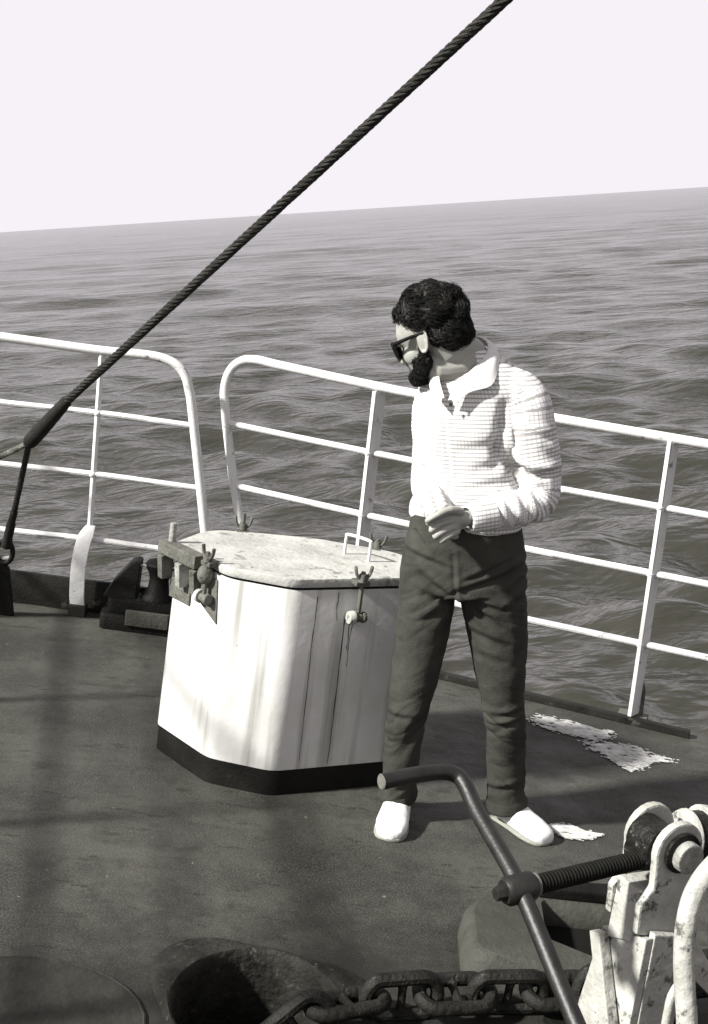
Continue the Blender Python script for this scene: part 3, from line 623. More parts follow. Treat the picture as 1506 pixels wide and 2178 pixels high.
# ------------------------------------------------------------------ screw stopper with crank
ES = np.array((0.9003, 0.4352, 0.0)); EP = np.array((0.4352, -0.9003, 0.0)); EZ = np.array((0, 0, 1.0))
HUB = np.array((0.220, 2.619, 0.500)); PIN = np.array((0.605, 2.758, 0.560))
def LP(a, b_, h): return PIN + ES * a + EP * b_ + EZ * h
th = thing('screw_stopper', 'chipped white chain stopper bracket with threaded spindle and bent black crank', 'chain stopper', LP(0.0, -0.04, -0.56))
UPP = np.array((0.092, 2.903, 0.636)); LOP = np.array((0.324, 2.389, 0.347)); cd = (UPP - LOP) / np.linalg.norm(UPP - LOP)
crank_path = smooth_path([UPP - ES * 0.205 + EZ * -0.008, UPP - ES * 0.13, UPP - ES * 0.05 + EZ * 0.002, UPP - ES * 0.012 - cd * 0.010, UPP - cd * 0.04, UPP - cd * 0.12, HUB + cd * 0.05, HUB - cd * 0.05, LOP, LOP - cd * 0.12, LOP - cd * 0.17 + ES * 0.02, LOP - cd * 0.18 + ES * 0.20], 6)
cr_ = part(MB().tube(crank_path, 0.0192, 16), 'crank', 'crank', th, bev=0.002)
part(MB().tube([UPP - ES * 0.206 + EZ * -0.008, UPP - ES * 0.2085 + EZ * -0.008], [0.0192, 0.0165], 16), 'grip_end', 'hardware', cr_)
sd = LP(-0.03, -0.045, -0.030) - HUB; sl_ = np.linalg.norm(sd); sd /= sl_
part(MB().tube([HUB - sd * 0.040, HUB - sd * 0.03, HUB + sd * 0.030, HUB + sd * 0.036], [0.026, 0.033, 0.033, 0.026], 16), 'hub', 'crank', th)
part(MB().tube([HUB - sd * 0.062, HUB - sd * 0.038], [0.016, 0.019], 6), 'hub_nut', 'crank', th, bev=0.002)
part(MB().tube([HUB + sd * 0.036, HUB + sd * 0.044], 0.027, 14), 'collar', 'hardware', th)
thr = []; rr_ = []
k = 0
for q in np.arange(0.044, sl_ + 0.02, 0.0022):
    thr.append(HUB + sd * q); rr_.append(0.0222 if (k // 2) % 2 else 0.0200); k += 1
part(MB().tube(thr, rr_, 18), 'spindle', 'thread', th)
# trunnion block: rounded cheek plates either side, bridging block with greasy bore
def cheek(b0, b1, name, m):
    prof = [LP(-0.060, b0, -0.085), LP(-0.090, b0, -0.130), LP(-0.085, b0, -0.20), LP(0.10, b0, -0.245), LP(0.088, b0, -0.06)]
    arc = [LP(0.068 * math.cos(a) - 0.002, b0, 0.07 * math.sin(a)) for a in np.linspace(R(-15), R(200), 14)]
    return part(MB().slab(prof + arc, EP * (b1 - b0)), name, m, th, bev=0.006)
cheek(-0.022, 0.0, 'cheek_plate', 'bracket'); cheek(-0.122, -0.100, 'cheek_plate', 'bracket')
part(MB().tube([LP(-0.028, -0.061 - 0.0385, 0.0), LP(-0.028, -0.061 + 0.0385, 0.0)], 0.052, 18), 'trunnion', 'grease', th)
part(MB().tube([LP(-0.085, -0.061, -0.028), LP(-0.05, -0.061, -0.024)], [0.036, 0.045], 14), 'nut', 'grease', th, bev=0.004)
pn = part(MB().tube([LP(0, 0.0, 0), LP(0, 0.012, 0)], 0.049, 24), 'pin_washer', 'grease', th, bev=0.003)
part(MB().tube([LP(0.004, 0.008, -0.004), LP(0.004, 0.034, -0.004)], [0.0375, 0.0365], 24), 'pin', 'hardware_light', th, bev=0.004)
part(MB().slab([LP(-0.080, -0.10, -0.10), LP(-0.080, -0.022, -0.10), LP(-0.082, -0.022, -0.23), LP(-0.084, -0.10, -0.26)], ES * 0.12), 'web', 'bracket', th, bev=0.003)
# flared pedestal with ribs
ped = [LP(-0.075, -0.128, -0.25), LP(-0.075, 0.022, -0.20), LP(-0.10, 0.045, -0.56), LP(-0.10, -0.155, -0.56)]
part(MB().slab(ped, ES * 0.022), 'pedestal_plate', 'bracket', th, bev=0.003)
part(MB().slab([LP(-0.078, -0.135, -0.262), LP(-0.078, -0.100, -0.250), LP(-0.10, 0.030, -0.46), LP(-0.10, -0.005, -0.47)], ES * -0.030), 'rib', 'bracket', th, bev=0.003)
part(MB().slab([LP(-0.052, 0.004, -0.19), LP(0.02, 0.004, -0.205), LP(0.015, 0.028, -0.56), LP(-0.076, 0.028, -0.56)], EP * 0.02), 'rib', 'bracket', th, bev=0.003)
part(MB().slab([LP(-0.03, -0.01, -0.22), LP(0.10, -0.01, -0.24), LP(0.20, -0.01, -0.36), LP(0.20, -0.01, -0.42)], EP * 0.014), 'stay_bar', 'bracket', th, bev=0.003)
part(MB().box(LP(0.04, -0.05, -0.55), (0.34, 0.34, 0.02), (ES, -EP, EZ)), 'bed_plate', 'darksteel', th, bev=0.004)
part(MB().slab([LP(-0.05, -0.16, -0.3), LP(0.16, -0.16, -0.3), LP(0.2, -0.16, -0.56), LP(-0.09, -0.16, -0.56)], EP * 0.02), 'rib', 'bracket', th, bev=0.003)

th = thing('guard_pipe', 'white curved guard pipe hooping over in front of the stopper bracket', 'guard pipe', (0.574, 2.433, 0.0))
gp = [(0.66, 2.515, 0.715), (0.615, 2.508, 0.685), (0.578, 2.500, 0.640), (0.556, 2.490, 0.590), (0.549, 2.478, 0.530), (0.552, 2.466, 0.470), (0.562, 2.449, 0.400), (0.575, 2.433, 0.33), (0.60, 2.41, 0.15), (0.61, 2.40, 0.0)]
part(MB().tube(smooth_path(gp, 5), 0.0225, 14), 'pipe', 'bracket', th)
part(MB().tube(smooth_path([(0.606, 2.545, 0.385), (0.590, 2.541, 0.368), (0.571, 2.536, 0.336), (0.563, 2.523, 0.283), (0.565, 2.51, 0.0)], 5), 0.010, 10), 'brace', 'bracket', th)

th = thing('wheel_pulley', 'pair of white pulley wheels with a black gap behind the stopper pin', 'pulley', (0.69, 2.90, 0.0))
wc = np.array((0.668, 2.895, 0.540)); wd = np.array((0.93, 0.36, 0)); wd /= np.linalg.norm(wd)
part(MB().tube([wc - wd * 0.028, wc - wd * 0.008], [0.060, 0.066], 26), 'wheel', 'bracket', th, bev=0.004)
part(MB().tube([wc - wd * 0.010, wc + wd * 0.032], 0.058, 22), 'drum', 'grease', th)
part(MB().tube([wc + wd * 0.030, wc + wd * 0.055], [0.072, 0.068], 26), 'wheel', 'bracket', th, bev=0.004)
part(MB().box(wc + wd * 0.012 + (0, 0, -0.29), (0.05, 0.06, 0.50), (wd, (-wd[1], wd[0], 0), (0, 0, 1))), 'standard', 'bracket', th, bev=0.005)

# ------------------------------------------------------------------ white paint splashes on the deck
def inside(poly, x, y):
    c = False; n = len(poly)
    for i in range(n):
        (x0, y0), (x1, y1) = poly[i], poly[i - 1]
        if (y0 > y) != (y1 > y) and x < (x1 - x0) * (y - y0) / (y1 - y0) + x0: c = not c
    return c
def splash(name, label, poly, seed, ang=-0.45, cnt=2400):
    g = random.Random(seed); P = np.array(poly); c0 = P.mean(0); lo, hi = P.min(0) - 0.03, P.max(0) + 0.03; b = MB(); k = 0
    def shrunk(x, y, f): q = c0 + (np.array((x, y)) - c0) * f; return inside(poly, q[0], q[1])
    while k < cnt:
        x, y = g.uniform(lo[0], hi[0]), g.uniform(lo[1], hi[1])
        edge = 0 if shrunk(x, y, 1.30) else (1 if shrunk(x, y, 1.04) else (2 if shrunk(x, y, 0.88) else 3))
        if edge == 3 or g.random() > (1.0, 0.5, 0.05)[edge]: continue
        if noise.noise(Vector((x * 26, y * 60, seed))) < -0.12 - 0.12 * (edge == 0): continue
        big = (1.0, 0.75, 0.5)[edge]; a = ang + g.gauss(0, 0.22); l_ = g.uniform(0.005, 0.017) * big; w_ = g.uniform(0.0014, 0.0036); e = np.array((math.cos(a), math.sin(a))); f = np.array((-e[1], e[0])); z = 0.003 + k * 1.2e-6
        q = np.array((x, y)); m_ = 8
        ring = [q + e * math.cos(t) * l_ * g.uniform(0.7, 1.2) + f * math.sin(t) * w_ * g.uniform(0.7, 1.2) for t in np.linspace(0, 2 * math.pi, m_, endpoint=False)]
        b.add([(p_[0], p_[1], z) for p_ in ring], [tuple(range(m_))]); k += 1
    o = solo(b, name, 'splash', (c0[0], c0[1], 0.0), smooth=False)
    tag(o, label, 'paint splash', 'white paint spilled on the deck')
splash('paint_splash', 'long brushed white paint patch on the deck beside the edge bar', [(0.655, 4.965), (0.70, 5.02), (0.82, 5.00), (0.95, 4.93), (1.0, 4.935), (0.97, 4.86), (0.90, 4.80), (0.84, 4.83), (0.76, 4.85), (0.70, 4.88)], 1)
splash('paint_splash', 'wide ragged white paint patch below the railing post', [(0.845, 4.785), (0.90, 4.80), (0.98, 4.815), (1.07, 4.79), (1.13, 4.73), (1.19, 4.70), (1.175, 4.665), (1.10, 4.655), (1.06, 4.60), (0.975, 4.53), (0.93, 4.60), (0.90, 4.67), (0.86, 4.71)], 2)
splash('paint_splash', 'small smeared white paint patch at the toe of one shoe', [(0.565, 3.985), (0.60, 4.015), (0.65, 4.035), (0.70, 4.00), (0.765, 3.985), (0.73, 3.955), (0.69, 3.925), (0.63, 3.925), (0.60, 3.96)], 3)

# ------------------------------------------------------------------ the man (built upright in the true vertical)
def tw(q): return T3 @ np.array(q, float)
ROOT = tw((0.29, 3.95, 0.0))
man = thing('person', 'bearded man in checked white shirt, dark jeans and white shoes looking down', 'person', tuple(ROOT), ship=False)

def remesh(mb, name, voxel, iters=4, fac=0.5):
    me = mb.mesh(name, (0, 0, 0)); o = bpy.data.objects.new(name, me); COL.objects.link(o)
    m1 = o.modifiers.new('r', 'REMESH'); m1.mode = 'VOXEL'; m1.voxel_size = voxel
    if iters: m2 = o.modifiers.new('s', 'SMOOTH'); m2.iterations = iters; m2.factor = fac
    dg = bpy.context.evaluated_depsgraph_get(); out = bpy.data.meshes.new_from_object(o.evaluated_get(dg)); out.name = name
    bpy.data.objects.remove(o); bpy.data.meshes.remove(me)
    for pl_ in out.polygons: pl_.use_smooth = True
    return out
def getv(me): a = np.empty(len(me.vertices) * 3); me.vertices.foreach_get('co', a); return a.reshape(-1, 3)
def getn(me): a = np.empty(len(me.vertices) * 3); me.vertices.foreach_get('normal', a); return a.reshape(-1, 3)
def setv(me, v): me.vertices.foreach_set('co', np.ascontiguousarray(v).ravel()); me.update()
def crease(v, nrm, L_, front=-0.05):
    d = np.zeros(len(v)); xz = v[:, [0, 2]]; msk = nrm[:, 1] < front
    for x0, z0, x1, z1, w, dp in L_:
        a = np.array((x0, z0)); b_ = np.array((x1, z1)); e = b_ - a; ll = e @ e
        t = np.clip(((xz - a) @ e) / ll, 0, 1); q = xz - (a + t[:, None] * e)
        side = (q[:, 0] * -e[1] + q[:, 1] * e[0]) / math.sqrt(ll); ds = np.sqrt((q ** 2).sum(1))
        fade = np.where((t <= 0) | (t >= 1), 1.0, 1.0) * (0.55 + 0.45 * np.sin(math.pi * t))
        d -= dp * fade * np.exp(-(ds / w) ** 2) * 1.0
        d += dp * 0.6 * fade * np.exp(-((side - 1.7 * w) / w) ** 2 - (np.maximum(ds - 2.6 * w, 0) / w) ** 2)
    return v + nrm * (d * msk)[:, None]
def fnoise(v, sc, seed):
    return np.array([noise.noise(Vector((q[0] * sc[0] + seed, q[1] * sc[1], q[2] * sc[2]))) for q in v])

# --- body: one continuous mesh (head, neck, torso, arms, hands, legs) under the clothes
TORSO = [(0.342, 3.975, 0.93, 0.172, 0.118), (0.350, 3.972, 0.985, 0.176, 0.126), (0.356, 3.970, 1.05, 0.168, 0.124), (0.361, 3.970, 1.117, 0.152, 0.115), (0.366, 3.972, 1.19, 0.150, 0.115), (0.370, 3.976, 1.25, 0.153, 0.118), (0.374, 3.982, 1.306, 0.160, 0.116), (0.379, 3.988, 1.365, 0.164, 0.104), (0.383, 3.993, 1.405, 0.150, 0.090), (0.382, 3.997, 1.435, 0.125, 0.078), (0.378, 4.0, 1.462, 0.092, 0.068), (0.372, 3.998, 1.482, 0.062, 0.056)]
PELV = [(0.345, 3.975, 1.005, 0.158, 0.108), (0.341, 3.972, 0.96, 0.172, 0.114), (0.335, 3.970, 0.90, 0.186, 0.120), (0.331, 3.970, 0.849, 0.194, 0.122), (0.328, 3.968, 0.79, 0.201, 0.120), (0.326, 3.966, 0.735, 0.203, 0.112)]
LEGA = [(0.222, 3.968, 0.80, 0.090, 0.105), (0.212, 3.965, 0.72, 0.091, 0.104), (0.190, 3.955, 0.603, 0.086, 0.094), (0.166, 3.945, 0.495, 0.080, 0.084), (0.139, 3.940, 0.386, 0.072, 0.074), (0.119, 3.942, 0.308, 0.066, 0.070), (0.101, 3.955, 0.180, 0.061, 0.068), (0.088, 3.965, 0.09, 0.060, 0.068), (0.079, 3.972, 0.040, 0.060, 0.068)]
LEGB = [(0.416, 3.968, 0.80, 0.105, 0.107), (0.420, 3.965, 0.70, 0.106, 0.104), (0.429, 3.958, 0.584, 0.096, 0.094), (0.430, 3.950, 0.474, 0.083, 0.084), (0.435, 3.950, 0.378, 0.070, 0.073), (0.442, 3.957, 0.282, 0.068, 0.070), (0.439, 3.985, 0.152, 0.065, 0.067), (0.438, 4.003, 0.037, 0.065, 0.068), (0.439, 4.008, -0.028, 0.065, 0.069)]
ARMB = [(0.470, 3.970, 1.392), (0.520, 3.950, 1.360), (0.546, 3.934, 1.31), (0.552, 3.925, 1.230), (0.562, 3.920, 1.128), (0.566, 3.905, 1.052), (0.540, 3.882, 1.020), (0.484, 3.852, 1.012), (0.399, 3.806, 1.010), (0.345, 3.782, 1.010)]
RB = [0.045, 0.062, 0.070, 0.074, 0.074, 0.066, 0.060, 0.054, 0.045, 0.042]
ARMA = [(0.285, 4.02, 1.385), (0.262, 4.035, 1.33), (0.252, 4.045, 1.257), (0.244, 4.035, 1.141), (0.232, 3.985, 1.075), (0.236, 3.92, 1.055), (0.246, 3.855, 1.035), (0.262, 3.815, 1.012)]
RA = [0.045, 0.056, 0.056, 0.055, 0.054, 0.052, 0.044, 0.036]
YAW = R(-14)
HO = np.array((0.266, 3.972, 1.527))                               # between the ears
aw, pt_, rl_ = R(25), R(22), R(3)
Fh = np.array((-math.cos(aw), math.sin(aw), 0)); Zw = np.array((0, 0, 1.0))
hx = math.cos(pt_) * Fh - math.sin(pt_) * Zw; hzv = math.cos(pt_) * Zw + math.sin(pt_) * Fh; hy = np.cross(hzv, hx)
hy2 = math.cos(rl_) * hy + math.sin(rl_) * hzv; hz2 = math.cos(rl_) * hzv - math.sin(rl_) * hy; hy, hzv = hy2, hz2
HAX = np.array((hx, hy, hzv))
def hp(q): return HO + HAX.T @ np.array(q, float)

b = MB()
b.stack([(cx, cy, z, rx - 0.045, ry - 0.045, YAW) for cx, cy, z, rx, ry in TORSO[:-2]] + [(0.372, 4.0, 1.47, 0.07, 0.055, YAW)])
b.stack([(cx, cy, z, rx - 0.018, ry - 0.018, 0) for cx, cy, z, rx, ry in PELV[::-1]])
for L_ in (LEGA, LEGB): b.stack([(cx, cy, z, rx - 0.016, ry - 0.016, 0) for cx, cy, z, rx, ry in L_[::-1]])
for foot, L_ in ((((0.050, 3.84), (0.085, 3.98)), LEGA), (((0.515, 3.915), (0.445, 4.02)), LEGB)):
    a0 = tw((*foot[0], 0.028)); a1 = tw((*foot[1], 0.036)); b.tube([a0, a1, np.array((L_[-1][0], L_[-1][1], L_[-1][2] + 0.02))], [0.018, 0.026, 0.034], 14, round_end=True)
b.tube(smooth_path(ARMB, 2), np.repeat(np.array(RB) - np.array([0.02, 0.032, 0.036, 0.036, 0.034, 0.030, 0.026, 0.022, 0.018, 0.016]), 2)[:19], 16, round_end=True)
b.tube(smooth_path(ARMA, 2), np.repeat(np.array(RA) - 0.022, 2)[:15], 16, round_end=True)
b.tube(smooth_path([(0.378, 4.0, 1.44), (0.362, 3.995, 1.475), hp((-0.040, 0, -0.045)), hp((-0.030, 0, 0.0))], 4), [0.066] * 4 + [0.060] * 4 + [0.056] * 5, 20, round_end=True)
b.tube(smooth_path([(0.362, 3.96, 1.445), hp((0.005, 0, -0.09)), hp((0.02, 0, -0.06))], 3), [0.05] * 7, 16, round_end=True)
# left hand, fist over the belt
b.tube([(0.355, 3.784, 1.012), (0.318, 3.768, 1.013)], [0.026, 0.027], 14, round_end=True, flat=0.85)
b.ell((0.282, 3.752, 1.008), (0.042, 0.018, 0.040), ((0.95, 0.30, 0), (-0.30, 0.95, 0), (0, 0, 1)))
fing = [[(0.290, 3.748, 1.036), (0.250, 3.732, 1.036), (0.216, 3.727, 1.020), (0.222, 3.752, 1.008)],
        [(0.290, 3.746, 1.016), (0.252, 3.728, 1.012), (0.222, 3.724, 0.996), (0.235, 3.752, 0.988)],
        [(0.294, 3.746, 0.996), (0.260, 3.729, 0.990), (0.232, 3.725, 0.976), (0.246, 3.752, 0.970)],
        [(0.300, 3.748, 0.980), (0.272, 3.733, 0.972), (0.248, 3.729, 0.960), (0.260, 3.752, 0.956)]]
for k, f_ in enumerate(fing): b.tube(smooth_path(f_, 3), [0.0099 - 0.0009 * (k == 3)] * 10, 10, round_end=True)
b.tube(smooth_path([(0.312, 3.752, 1.040), (0.280, 3.728, 1.052), (0.245, 3.712, 1.045), (0.212, 3.712, 1.028)], 3), [0.013] * 4 + [0.011] * 3 + [0.0095] * 3, 10, round_end=True)
# right hand behind it
b.ell((0.268, 3.795, 1.005), (0.030, 0.034, 0.034))
for k in range(4): b.tube(smooth_path([(0.262, 3.79, 1.022 - 0.018 * k), (0.268, 3.768, 1.018 - 0.018 * k), (0.296, 3.770, 1.014 - 0.018 * k)], 3), [0.009] * 7, 8, round_end=True)
b.tube([(0.262, 3.80, 1.030), (0.255, 3.775, 1.040), (0.262, 3.758, 1.036)], [0.011, 0.010, 0.009], 10, round_end=True)
# head
def he(c, r_, A=None): b.ell(hp(c), r_, HAX if A is None else A)
he((-0.002, 0, 0.035), (0.100, 0.077, 0.092)); he((0.052, 0, 0.035), (0.047, 0.061, 0.055)); he((0.050, 0, -0.035), (0.050, 0.056, 0.070))
he((0.042, 0, -0.064), (0.050, 0.050, 0.034)); he((0.078, 0, -0.080), (0.022, 0.026, 0.018))
for s in (-1, 1):
    he((0.060, 0.040 * s, -0.026), (0.030, 0.020, 0.030)); he((0.088, 0.030 * s, 0.022), (0.014, 0.026, 0.009))
    ring = [hp((-0.004 + 0.017 * math.cos(a) - 0.006 * math.sin(a), (0.080 + 0.006 * math.cos(a + 2.6)) * s, -0.002 + 0.031 * math.sin(a) - (0.004 if math.sin(a) < -0.5 else 0))) for a in np.linspace(0, 2 * math.pi, 18, endpoint=False)]
    b.tube(ring, 0.0042, 8, closed=True); he((-0.001, 0.077 * s, -0.003), (0.017, 0.0065, 0.030))
b.tube([hp((0.092, 0, 0.014)), hp((0.104, 0, -0.010)), hp((0.113, 0, -0.028))], [0.008, 0.009, 0.010], 10, round_end=True)
for s in (-1, 1): he((0.101, 0.010 * s, -0.033), (0.010, 0.007, 0.007))
b.tube([hp((0.088, -0.022, -0.060)), hp((0.100, 0, -0.058)), hp((0.088, 0.022, -0.060))], [0.007, 0.009, 0.007], 8, round_end=True)
b.tube([hp((0.086, -0.020, -0.068)), hp((0.097, 0, -0.068)), hp((0.086, 0.020, -0.068))], [0.007, 0.009, 0.007], 8, round_end=True)
body = remesh(b, 'body', 0.0032, 3, 0.5)
v = getv(body) - OFF[man]; setv(body, v)
bo = part(body, 'body', 'skin', man)

# --- trousers
b = MB()
b.stack([(cx, cy, z, rx, ry, 0) for cx, cy, z, rx, ry in PELV[::-1]], 48, e=2.2)
b.stack([(cx, cy, z, rx, ry, 0) for cx, cy, z, rx, ry in LEGA[::-1]], 40); b.stack([(cx, cy, z, rx, ry, 0) for cx, cy, z, rx, ry in LEGB[::-1]], 40)
for L_ in (LEGA, LEGB):      # turned-up hems
    cx, cy, z, rx, ry = L_[-1]; cx2, cy2, z2, rx2, ry2 = L_[-2]
    b.stack([(cx, cy, z - 0.004, rx + 0.004, ry + 0.004, 0), (cx * 0.6 + cx2 * 0.4, cy, z + 0.030, rx + 0.007, ry + 0.006, 0)], 40)
me = remesh(b, 'trousers', 0.0044, 8, 0.5)
TR = [
    (0.290, 0.878, 0.291, 0.714, 0.0087, 0.0030), (0.191, 0.818, 0.281, 0.737, 0.0130, 0.0060), (0.202, 0.757, 0.287, 0.717, 0.0130, 0.0060),
    (0.318, 0.765, 0.500, 0.812, 0.0130, 0.0070), (0.312, 0.788, 0.487, 0.850, 0.0116, 0.0040), (0.316, 0.727, 0.445, 0.688, 0.0116, 0.0050),
    (0.330, 0.708, 0.428, 0.636, 0.0130, 0.0050), (0.159, 0.887, 0.268, 0.843, 0.0101, 0.0040), (0.174, 0.963, 0.209, 0.901, 0.0087, 0.0040),
    (0.054, 0.360, 0.142, 0.353, 0.0116, 0.0060), (0.125, 0.305, 0.177, 0.352, 0.0159, 0.0080), (0.106, 0.243, 0.160, 0.306, 0.0174, 0.0080),
    (0.402, 0.333, 0.499, 0.343, 0.0130, 0.0080), (0.391, 0.296, 0.495, 0.314, 0.0130, 0.0070), (0.368, 0.263, 0.435, 0.293, 0.0130, 0.0050),
    (0.069, 0.101, 0.136, 0.119, 0.0130, 0.0070), (0.019, 0.111, 0.059, 0.086, 0.0130, 0.0050), (0.372, 0.058, 0.487, 0.076, 0.0130, 0.0080),
    (0.348, 0.616, 0.445, 0.573, 0.0130, 0.0040), (0.359, 0.542, 0.431, 0.521, 0.0145, 0.0030), (0.198, 0.675, 0.250, 0.701, 0.0145, 0.0040),
    (0.484, 0.761, 0.523, 0.773, 0.0145, 0.0050), (0.474, 0.701, 0.520, 0.721, 0.0145, 0.0050)]
v = getv(me); nrm = getn(me); v = crease(v, nrm, [(*q[:4], q[4] * 0.9, q[5] * (1.5 if q[1] > 0.5 else 0.95)) for q in TR], 0.3)
low = np.clip((0.45 - v[:, 2]) / 0.3, 0.25, 1.0)
v = v + nrm * (0.0035 * low * fnoise(v, (9, 9, 22), 3) + 0.002 * fnoise(v, (20, 20, 26), 9))[:, None]
# ridged drag folds at the crotch, knees and ankles
def ridged(v, sc, seed): return (1 - np.abs(fnoise(v, sc, seed)) * 2.2).clip(0, 1) ** 3
zz = v[:, 2]; kn = np.exp(-((zz - 0.30) / 0.10) ** 2) + 0.8 * np.exp(-((zz - 0.05) / 0.07) ** 2) + 0.6 * np.exp(-((zz - 0.73) / 0.09) ** 2) + 0.25
sk = v.copy(); sk[:, 2] += 0.45 * np.abs(v[:, 0] - 0.30)
v = v - nrm * (0.0048 * kn * ridged(sk, (5, 6, 17), 12) + 0.0022 * kn * ridged(sk, (11, 11, 30), 21))[:, None]
setv(me, v - OFF[man]); tr = part(me, 'trousers', 'denim', man)
part(MB().stack([(0.343, 3.973, 0.955, 0.1755, 0.1165, 0), (0.345, 3.974, 0.995, 0.165, 0.113, 0)], 60, e=2.2), 'waistband', 'denim', tr)

# --- shirt
b = MB()
b.stack([(cx, cy, z, rx, ry, YAW) for cx, cy, z, rx, ry in TORSO], 48, e=2.25)
b.tube(smooth_path(ARMB, 3), np.interp(np.linspace(0, len(RB) - 1, 28), range(len(RB)), RB), 22, round_end=False)
b.tube(smooth_path(ARMA, 3), np.interp(np.linspace(0, len(RA) - 1, 22), range(len(RA)), RA), 22, round_end=False)
b.ell((0.505, 3.955, 1.365), (0.062, 0.066, 0.052)); b.ell((0.440, 3.985, 1.405), (0.09, 0.075, 0.040)); b.ell((0.29, 4.02, 1.385), (0.07, 0.062, 0.045))
me = remesh(b, 'shirt', 0.0052, 8, 0.5)
SH = [
    (0.466, 1.322, 0.447, 1.187, 0.0203, 0.0200), (0.447, 1.194, 0.498, 1.122, 0.0217, 0.0220), (0.438, 1.258, 0.425, 1.138, 0.0174, 0.0050),
    (0.490, 1.134, 0.569, 1.112, 0.0145, 0.0120), (0.499, 1.102, 0.607, 1.119, 0.0130, 0.0070), (0.421, 1.035, 0.445, 0.975, 0.0116, 0.0060),
    (0.459, 1.047, 0.487, 0.964, 0.0130, 0.0070), (0.497, 1.069, 0.538, 0.969, 0.0130, 0.0070), (0.533, 1.085, 0.584, 0.995, 0.0130, 0.0070),
    (0.286, 1.331, 0.295, 1.039, 0.0072, 0.0025), (0.219, 1.140, 0.257, 1.023, 0.0101, 0.0100), (0.499, 1.303, 0.483, 1.191, 0.0174, 0.0050),
    (0.578, 1.185, 0.626, 1.146, 0.0145, 0.0040), (0.566, 1.228, 0.621, 1.211, 0.0145, 0.0040), (0.412, 1.041, 0.415, 0.940, 0.0072, 0.0040),
    (0.381, 1.141, 0.479, 1.156, 0.0145, 0.0040), (0.350, 1.086, 0.456, 1.093, 0.0145, 0.0040), (0.334, 1.201, 0.439, 1.208, 0.0174, 0.0030)]
v = getv(me); nrm = getn(me)
# weave coordinates: along and around the nearest limb
def weave(v):
    out = np.zeros((len(v), 3)); best = np.full(len(v), 1e9)
    def seg(P, rad, bias):
        nonlocal best
        acc = 0.0
        for i in range(len(P) - 1):
            a, b_ = np.array(P[i]), np.array(P[i + 1]); e = b_ - a; L_ = np.linalg.norm(e); t = np.clip(((v - a) @ e) / L_ ** 2, -30 if i == 0 else 0, 1); q = v - (a + t[:, None] * e)
            d = np.linalg.norm(q, axis=1) / rad[min(i, len(rad) - 1)] + bias; m_ = d < best
            u = np.cross(e / L_, (0, 1.0, 0)); u /= np.linalg.norm(u); w = np.cross(e / L_, u)
            an = np.arctan2(q @ u, q @ w)
            out[m_, 0] = (an * 0.062)[m_]; out[m_, 1] = (acc + t * L_)[m_]; best = np.where(m_, d, best); acc += L_
    sB = smooth_path(ARMB, 8); sA = smooth_path(ARMA, 8)
    seg(sB, np.interp(np.linspace(0, len(RB) - 1, len(sB)), range(len(RB)), RB), 0.0); seg(sA, np.interp(np.linspace(0, len(RA) - 1, len(sA)), range(len(RA)), RA), 0.0)
    dt = np.sqrt(((v[:, 0] - 0.36) / 0.155) ** 2 + ((v[:, 1] - 3.975) / 0.115) ** 2) - 0.02; m_ = (dt < best)
    m_ |= ((v[:, 0] < 0.462) & (v[:, 2] > 1.09)) | (v[:, 2] > 1.365)
    out[m_, 0] = (np.arctan2(v[:, 0] - 0.36, -(v[:, 1] - 3.975)) * 0.14)[m_]; out[m_, 1] = (v[:, 2] + 0.06 * (v[:, 0] - 0.36))[m_]
    return out
wv = weave(v)
v = crease(v, nrm, [(*q[:4], q[4] * 0.9, q[5] * 1.35) for q in SH], 0.15)
v = v + nrm * (0.007 * fnoise(v, (6, 6, 7), 1) + 0.0022 * fnoise(v, (20, 20, 22), 7))[:, None]
bl = np.clip((1.06 - v[:, 2]) / 0.10, 0, 1); tor = (np.abs(v[:, 1] - 3.975) < 0.14)
v[:, 2] += bl * tor * (-(v[:, 0] - 0.40)) * 0.22 * (v[:, 0] < 0.40)
setv(me, v - OFF[man])
at_ = me.attributes.new('weave', 'FLOAT_VECTOR', 'POINT'); at_.data.foreach_set('vector', wv.ravel())
shirt = part(me, 'shirt', 'shirt', man)
def cloth_part(mb, name, parent, sc=(1, 1)):
    me_ = mb.mesh(name, OFF[man], True, 0.0012, 1); a = getv(me_); q = np.stack([a[:, 0] * sc[0], a[:, 2] * sc[1], a[:, 1] * 0], 1)
    t_ = me_.attributes.new('weave', 'FLOAT_VECTOR', 'POINT'); t_.data.foreach_set('vector', q.ravel()); return part(me_, name, 'collar' if name == 'collar' else 'shirt', parent)
